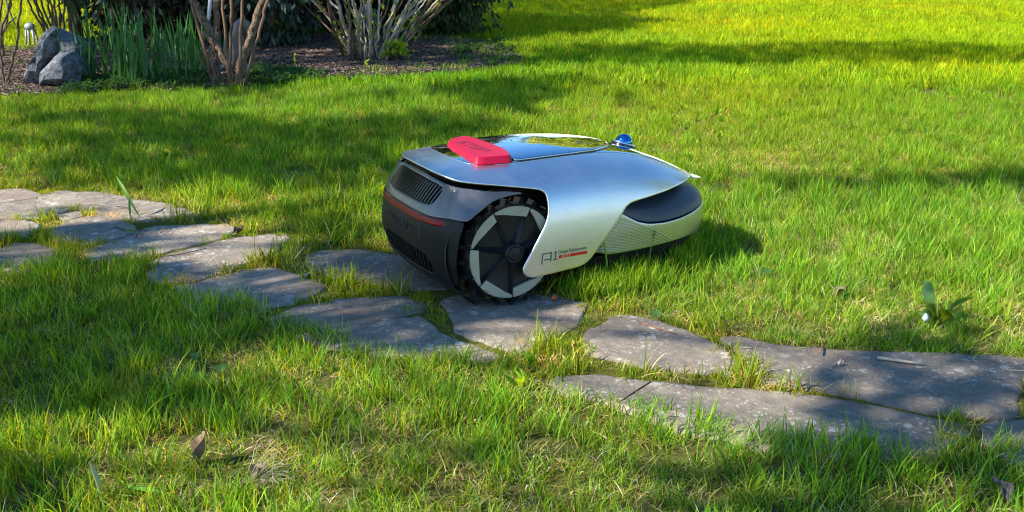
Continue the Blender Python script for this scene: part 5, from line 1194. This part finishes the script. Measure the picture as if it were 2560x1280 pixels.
def tree(x, y, h, P, size, seed, lab, mat=None):
    root = empty('tree', (x, y, 0)); tag(root, lab, 'tree', 'trees around the lawn'); r = random.Random(seed)
    V, F = tube([(x, y, -.1), (x + .05, y, h * .35), (x + .1, y + .05, h * .7), (x + .1, y, h)], [.16, .12, .08, .03], 10); sub(mesh('trunk', V, F, M['bark']), root)
    leaves('crown', P, size, mat or M['tree_leaf'], root, seed)
    mb = MB()
    for k in range(40):
        e = P[r.randrange(len(P))]; z0 = min(h * .9, max(1.2, e[2] - r.uniform(.2, 1.2))); a = Vector((x + .06, y, z0)); e = Vector(e); m_ = a.lerp(e, .5) + Vector((0, 0, .25)); mb.add(*tube([a, m_, e], [.018, .011, .004], 5))
    sub(mb.build('limbs', M['bark']), root)['kind'] = 'stuff'
Pn_ = crown_points(.7, 2.6, 1500, 2.2, 3.6, 91); tree(-4.6, .6, 4.2, Pn_, .045, 1, 'leafy tree left of the camera shading the near lawn')
Pm_ = crown_points(2.6, 5.4, 900, 2.6, 4.6, 92); tree(-6.6, 1.6, 5.2, Pm_, .055, 2, 'leafy tree left of the lawn shading the path and the lawn behind')
Pf_ = crown_points(5.4, 15, 330, 3.2, 6.2, 93); tree(-9.0, 5.6, 6.6, Pf_, .085, 3, 'tall leafy tree at the left that shades the far lawn')
# a low branch that keeps the mower's tail in shade
r = np.random.default_rng(99); T = MOW.matrix_basis
q = r.uniform((-.17, -.22, .0), (-.01, .24, .19), (2600, 3)); q = q[~((q[:, 1] < -.12) & (q[:, 2] > .165))]; q = np.array([T @ Vector(v) for v in q]); t = (r.uniform(1.9, 2.6, (len(q), 1))) / SUN.z
leaves_P = q + np.array(SUN) * t; tree(-4.9, -.5, 3.4, leaves_P, .042, 4, 'small leafy tree at the left whose branch shades the tail of the mower')
rb = np.random.default_rng(5)
for i, (x, y, h, ww, mt) in enumerate([(-9, 21, 7.5, 2.6, 'thuja'), (-3.5, 24, 9, 3.0, 'golden'), (3.2, 23, 8, 2.8, 'golden'), (9.5, 24, 8.5, 3.2, 'golden'), (16, 22, 8, 3, 'tree_leaf'), (13, 12, 7, 2.6, 'tree_leaf'), (12, 3, 7, 2.8, 'tree_leaf'), (-14, 14, 7, 3, 'tree_leaf')]):
    d = rb.normal(size=(9000, 3)); d /= np.linalg.norm(d, axis=1, keepdims=True); P = np.array([x, y, h * .58]) + d * np.array([ww, ww, h * .40]) * rb.uniform(.35, 1, (9000, 1)) ** .5
    P = P + (vnoise(P[:, 0], P[:, 2], 1.2, 5)[:, None] - .5) * .9; tree(x, y, h, P, .16, 20 + i, ['tall dark tree beyond the lawn, far left', 'yellow green tree beyond the lawn, second from the left', 'yellow green tree beyond the middle of the lawn', 'yellow green tree beyond the right half of the lawn', 'green tree beyond the right corner of the lawn', 'green tree on the right side of the lawn, farther one', 'green tree on the right side of the lawn, nearer one', 'green tree at the left behind the bed'][i], M[mt])
# ================================================================== SMALL THINGS
# dandelion at the right
g = G(2338, 806); da = empty('dandelion', (g.x, g.y, -.004)); tag(da, 'dandelion with long pale and dark green leaves above the right end of the path', 'dandelion')
def broad_leaf(name, base, tip, w_, mat, parent, sag=.01, teeth=True, fold=.2, seg=14, roll=0.):
    a = Vector(base); b = Vector(tip); d = b - a; s_ = d.cross(Vector((0, 0, 1))).normalized(); u = s_.cross(d).normalized(); s_ = (s_ * math.cos(roll) + u * math.sin(roll)); u = s_.cross(d).normalized(); V = []; F = []
    for k in range(seg + 1):
        t = k / seg; wk = w_ * (math.sin(math.pi * min(1, t ** 1.35 * .97 + .03)) ** .8) * .5 + .0004
        if teeth: wk *= 1 + .14 * math.sin(t * 34)
        c = a + d * t - Vector((0, 0, 1)) * 0 + u * math.sin(t * math.pi) * sag
        V += [c - s_ * wk + u * wk * fold, c, c + s_ * wk + u * wk * fold]
    for k in range(seg):
        for j in range(2): F.append((3 * k + j, 3 * k + j + 1, 3 * k + j + 4, 3 * k + j + 3))
    n_ = len(V); V = V + [v - u * .0006 for v in V]; F = F + [tuple(i + n_ for i in f[::-1]) for f in F]
    return mesh(name, V, F, mat, parent)
def rel(px, py, Y): p = PY(px, py, Y); return (p.x - g.x, p.y - g.y, p.z + .004)
Y0 = g.y
M['dand_dark'] = leaf_mat('dandelion_leaf_translucent', (.22, .32, .012), .65, .45, .2, 60.)
for px, py, dY, w_, mt, bx, by in [(2436, 742, .0, .022, 'dandelion', 2362, 800), (2318, 700, .03, .021, 'dandelion', 2336, 780), (2312, 766, -.02, .026, 'dand_dark', 2334, 800), (2350, 765, -.03, .028, 'dand_dark', 2344, 805), (2296, 784, -.03, .016, 'dandelion', 2330, 800), (2370, 780, -.03, .014, 'dand_dark', 2350, 803), (2420, 790, -.05, .014, 'dandelion', 2356, 808)]:
    broad_leaf('leaf', rel(bx, by, Y0), rel(px, py, Y0 + dY), w_, M[mt], da, roll=.9)
# white closed flower head on a short stalk
g2 = G(2318, 822); fl = empty('closed_flower', (g2.x, g2.y, 0)); tag(fl, 'small white closed flower head left of the dandelion leaves', 'flower')
V, F = tube([(0.006, 0, -.01), (.004, 0, .010), (-.006, 0, .017)], .0012, 6); mesh('stalk', V, F, M['bud'], fl)
M['white'] = plain('white_petals', (.42, .47, .48), .6)
V = []; F = []
for i in range(6):
    t = i / 5; rr_ = [.002, .0048, .0060, .0056, .0038, .001][i]
    V += [(-.006 + math.cos(q) * rr_ * (1 + .12 * math.cos(5 * q)), math.sin(q) * rr_, .014 + t * .016) for q in [2 * math.pi * j / 15 for j in range(15)]]
F = [(i * 15 + j, i * 15 + (j + 1) % 15, (i + 1) * 15 + (j + 1) % 15, (i + 1) * 15 + j) for i in range(5) for j in range(15)]; mesh('petals', V, F, M['white'], fl)
# twigs
M['pale_twig'] = plain('peeled_twig', (.38, .31, .24), .7, noise_amt=.3, noise_scale=120); M['dark_tw'] = plain('dark_twig_wood', (.055, .035, .025), .8, noise_amt=.3, noise_scale=90); M['red_twig'] = plain('red_brown_twig', (.22, .09, .05), .7, noise_amt=.3, noise_scale=90)
def twig(pix, r0, mat, lab, z=.001, lift=0.):
    pts = []
    for i, p in enumerate(pix): q = G(*p, z); q.z = z + r0 + (lift * i / (len(pix) - 1)); pts.append(q)
    V, F = tube(pts, [r0 * (1 - .25 * i / (len(pix) - 1)) for i in range(len(pix))], 8); tag(mesh('twig', V, F, mat), lab, 'twig')
twig([(2192, 898), (2235, 904), (2270, 909), (2306, 914)], .0030, M['pale_twig'], 'pale peeled twig lying on the far edge of the rightmost large stone')
twig([(1598, 808), (1630, 817), (1660, 828), (1690, 836)], .0012, M['red_twig'], 'thin reddish twig along the upper edge of the stone right of the mower')
twig([(1848, 869), (1870, 871), (1885, 870)], .0011, M['pale_twig'], 'short pale twig at the corner between the two right stones')
twig([(1627, 955), (1600, 972), (1575, 988), (1545, 1008)], .0010, M['dark_tw'], 'thin dark rod in place of a dark line across the front stone', z=.001)  # made-up rod, added where the stone shows only a thin dark line
twig([(2515, 926), (2560, 929), (2600, 930)], .0012, M['pale_twig'], 'thin pale twig at the right edge of the picture on stone')
twig([(292, 517), (310, 519), (326, 523)], .0014, M['dark_tw'], 'short dark twig on the farthest stones at the left')
twig([(285, 569), (310, 576), (336, 578)], .0014, M['dark_tw'], 'dark twig at the edge of a small stone on the left')
twig([(400, 643), (450, 637), (516, 622)], .0011, M['dark_tw'], 'long thin dark twig in the joint left of the middle stones')
twig([(2060, 862), (2054, 878), (2048, 892)], .0020, M['red_twig'], 'reddish twig stub poking over the edge of the long right stone', lift=.006)
# fallen leaves
def dead_leaf(px, py, L_, col, lab, up=.0, az=0., name='fallen_leaf', zz=.012, curl=1.4):
    p = G(px, py); V = []; F = []; nu, nv = 8, 6
    for i in range(nu + 1):
        t = i / nu; w_ = L_ * .34 * math.sin(math.pi * min(.98, t * .96 + .03)) ** .7
        for j in range(nv + 1):
            s_ = j / nv * 2 - 1; a = s_ * curl; x = t * L_ - L_ / 2; y = math.sin(a) / curl * w_; z = (1 - math.cos(a)) / curl * w_ + .004 * math.sin(t * 9 + s_ * 3)
            V.append(Vector((x, y, z)))
    for i in range(nu):
        for j in range(nv): k = i * (nv + 1) + j; F.append((k, k + nv + 1, k + nv + 2, k + 1))
    Rm = Matrix.Rotation(az, 3, 'Z') @ Matrix.Rotation(-up, 3, 'Y'); V = [Rm @ v for v in V]; V2 = [v + Vector((0, 0, .0006)) for v in V]; n_ = len(V); mz = min(v.z for v in V)
    o = mesh(name, V + V2, F + [tuple(i + n_ for i in f[::-1]) for f in F], plain('dry_leaf_' + str(px), col, .7, noise_amt=.35, noise_scale=80), loc=(p.x, p.y, zz - mz)); tag(o, lab, 'leaf'); return o
dead_leaf(510, 1150, .055, (.17, .11, .07), 'brown curled dry leaf standing upright in the near lawn', up=1.35, az=.4, zz=-.012)
dead_leaf(1386, 752, .014, (.55, .13, .035), 'tiny orange leaf fragment beside the wheel of the mower', az=.6, zz=.002)
dead_leaf(596, 590, .034, (.055, .035, .022), 'dark curled leaf between the left stones', up=.5, az=.8, zz=.0)
dead_leaf(1392, 0 + 1008, .001, (.2, .1, .06), 'speck', zz=-.03) if False else None
dead_leaf(2095, 740, .034, (.14, .09, .065), 'brown dry leaf caught in the lawn right of the mower', up=.6, az=.3, zz=-.004)
dead_leaf(775, 694, .026, (.22, .23, .22), 'pale grey leaf fragment lying between the stones', az=.2, zz=.002, curl=.6)
dead_leaf(2100, 916, .012, (.55, .46, .33), 'small pale seed husk at the edge of the long right stone', az=.2, zz=.002)
dead_leaf(640, 1180, .03, (.30, .22, .14), 'small dry leaf beside the bleached grass tuft', up=.3, az=1.2, zz=-.008)
dead_leaf(2505, 1235, .036, (.11, .085, .08), 'dark grey dry leaf in the bottom right corner of the lawn', up=.5, az=1.9, zz=-.006)
# bleached grass tuft
p = G(640, 1200); mb = MB(); rt = random.Random(3)
for k in range(46):
    a = rt.uniform(-.4, 1.5); L_ = rt.uniform(.03, .075); pts = [Vector((rt.gauss(0, .012), rt.gauss(0, .010), 0))]; el = rt.uniform(.5, 1.4)
    for i in range(6): pts.append(pts[-1] + Vector((math.cos(a) * math.cos(el), math.sin(a) * math.cos(el), math.sin(el))) * L_ / 6); el -= rt.uniform(.1, .42); a += rt.gauss(0, .25)
    mb.add(*tube(pts, [.0006, .0006, .0006, .0005, .0005, .0004, .0003], 4))
tag(mb.build('bleached_grass_tuft', plain('bleached_straw', (.40, .33, .20), .7), loc=(p.x, p.y, -.012)), 'pale bleached tuft of dead grass in the near lawn', 'grass tuft')
# long blades that stand out
def long_blade(root_px, tip_px, Y_off, w_, lab, col=(.12, .27, .03), bend=.02, nb=1):
    a = G(*root_px); b = PY(tip_px[0], tip_px[1], a.y + Y_off); o = broad_leaf('grass_blade', (a.x, a.y, -.01), b, w_, leaf_mat('long_blade', col, .4, .4, .15, 20.), None, sag=bend, teeth=False, fold=.25, seg=12, roll=.6); tag(o, lab, 'grass blade')
long_blade((352, 540), (290, 440), .05, .0075, 'long broad grass blade arching up over the left stones')
long_blade((328, 545), (324, 490), .0, .006, 'short pale blade standing among the left stones', (.20, .30, .16), .004)
long_blade((400, 1010), (480, 898), .0, .0055, 'long pale grass blade rising to the right in the near lawn', (.24, .40, .12), .006)
long_blade((330, 1100), (475, 970), .03, .0045, 'long arching yellow green blade in the near lawn left of centre', (.22, .36, .05), .02)
long_blade((250, 1240), (222, 1155), .0, .006, 'pale blade with a bent tip near the bottom left corner', (.42, .46, .28), .008)
long_blade((430, 1222), (310, 1215), .0, .006, 'bright green blade lying almost flat near the bottom left', (.16, .36, .03), .004)
long_blade((1180, 1170), (1440, 905), .0, .0035, 'thin grass stem leaning far to the right below the path', (.14, .25, .05), .02)
long_blade((1905, 800 - 20), (1917, 720), .0, .0055, 'pale blade leaning right on the sunlit lawn right of the mower', (.20, .36, .12), .004)
long_blade((1520, 720), (1506, 592), .0, .0050, 'tall thin blade standing in front of the ribbed front of the mower', (.20, .34, .06), .004)
long_blade((1625, 690), (1640, 575), .0, .0050, 'pale green blade crossing the front of the mower', (.18, .32, .08), .006)
long_blade((1755, 640), (1700, 525), .0, .0050, 'dark green blade leaning left over the front cap of the mower', (.07, .16, .03), .006)
# round clover-like leaves
M['clover'] = leaf_mat('clover_leaf', (.06, .16, .03), .4, .5, .25, 40.)
def round_leaf(px, py, r_, lab):
    p = G(px, py); V = [(0, 0, 0)] + [(math.cos(q) * r_ * (1 - .12 * math.cos(3 * q)), math.sin(q) * r_, .002 * math.cos(2 * q)) for q in [2 * math.pi * j / 24 for j in range(24)]]; F = [(0, 1 + j, 1 + (j + 1) % 24) for j in range(24)]
    n_ = len(V); V += [(a, b, c - .0006) for a, b, c in V]; F += [tuple(i + n_ for i in f[::-1]) for f in F]; Rm = Matrix.Rotation(R_(20), 3, 'X'); V = [Rm @ Vector(v) for v in V]
    root = empty('round_leaf_weed', (p.x, p.y, 0)); tag(root, lab, 'weed'); mesh('leaf', [Vector(v) + Vector((0, 0, .012)) for v in V], F, M['clover'], root); V, F = tube([(0, .01, -.015), (0, .003, .010)], .0008, 5); mesh('stalk', V, F, M['dandelion'], root)
round_leaf(500, 955, .010, 'single round leaf in the shaded near lawn'); round_leaf(555, 935, .009, 'round leaf just right of another in the shaded near lawn'); round_leaf(1640, 797, .009, 'bright green round leaf at the upper edge of the stone path'); round_leaf(1915, 690, .010, 'round leaf on the sunlit lawn right of the mower')
round_leaf(490, 905, .008, 'small round leaf left of the tall pale blade')
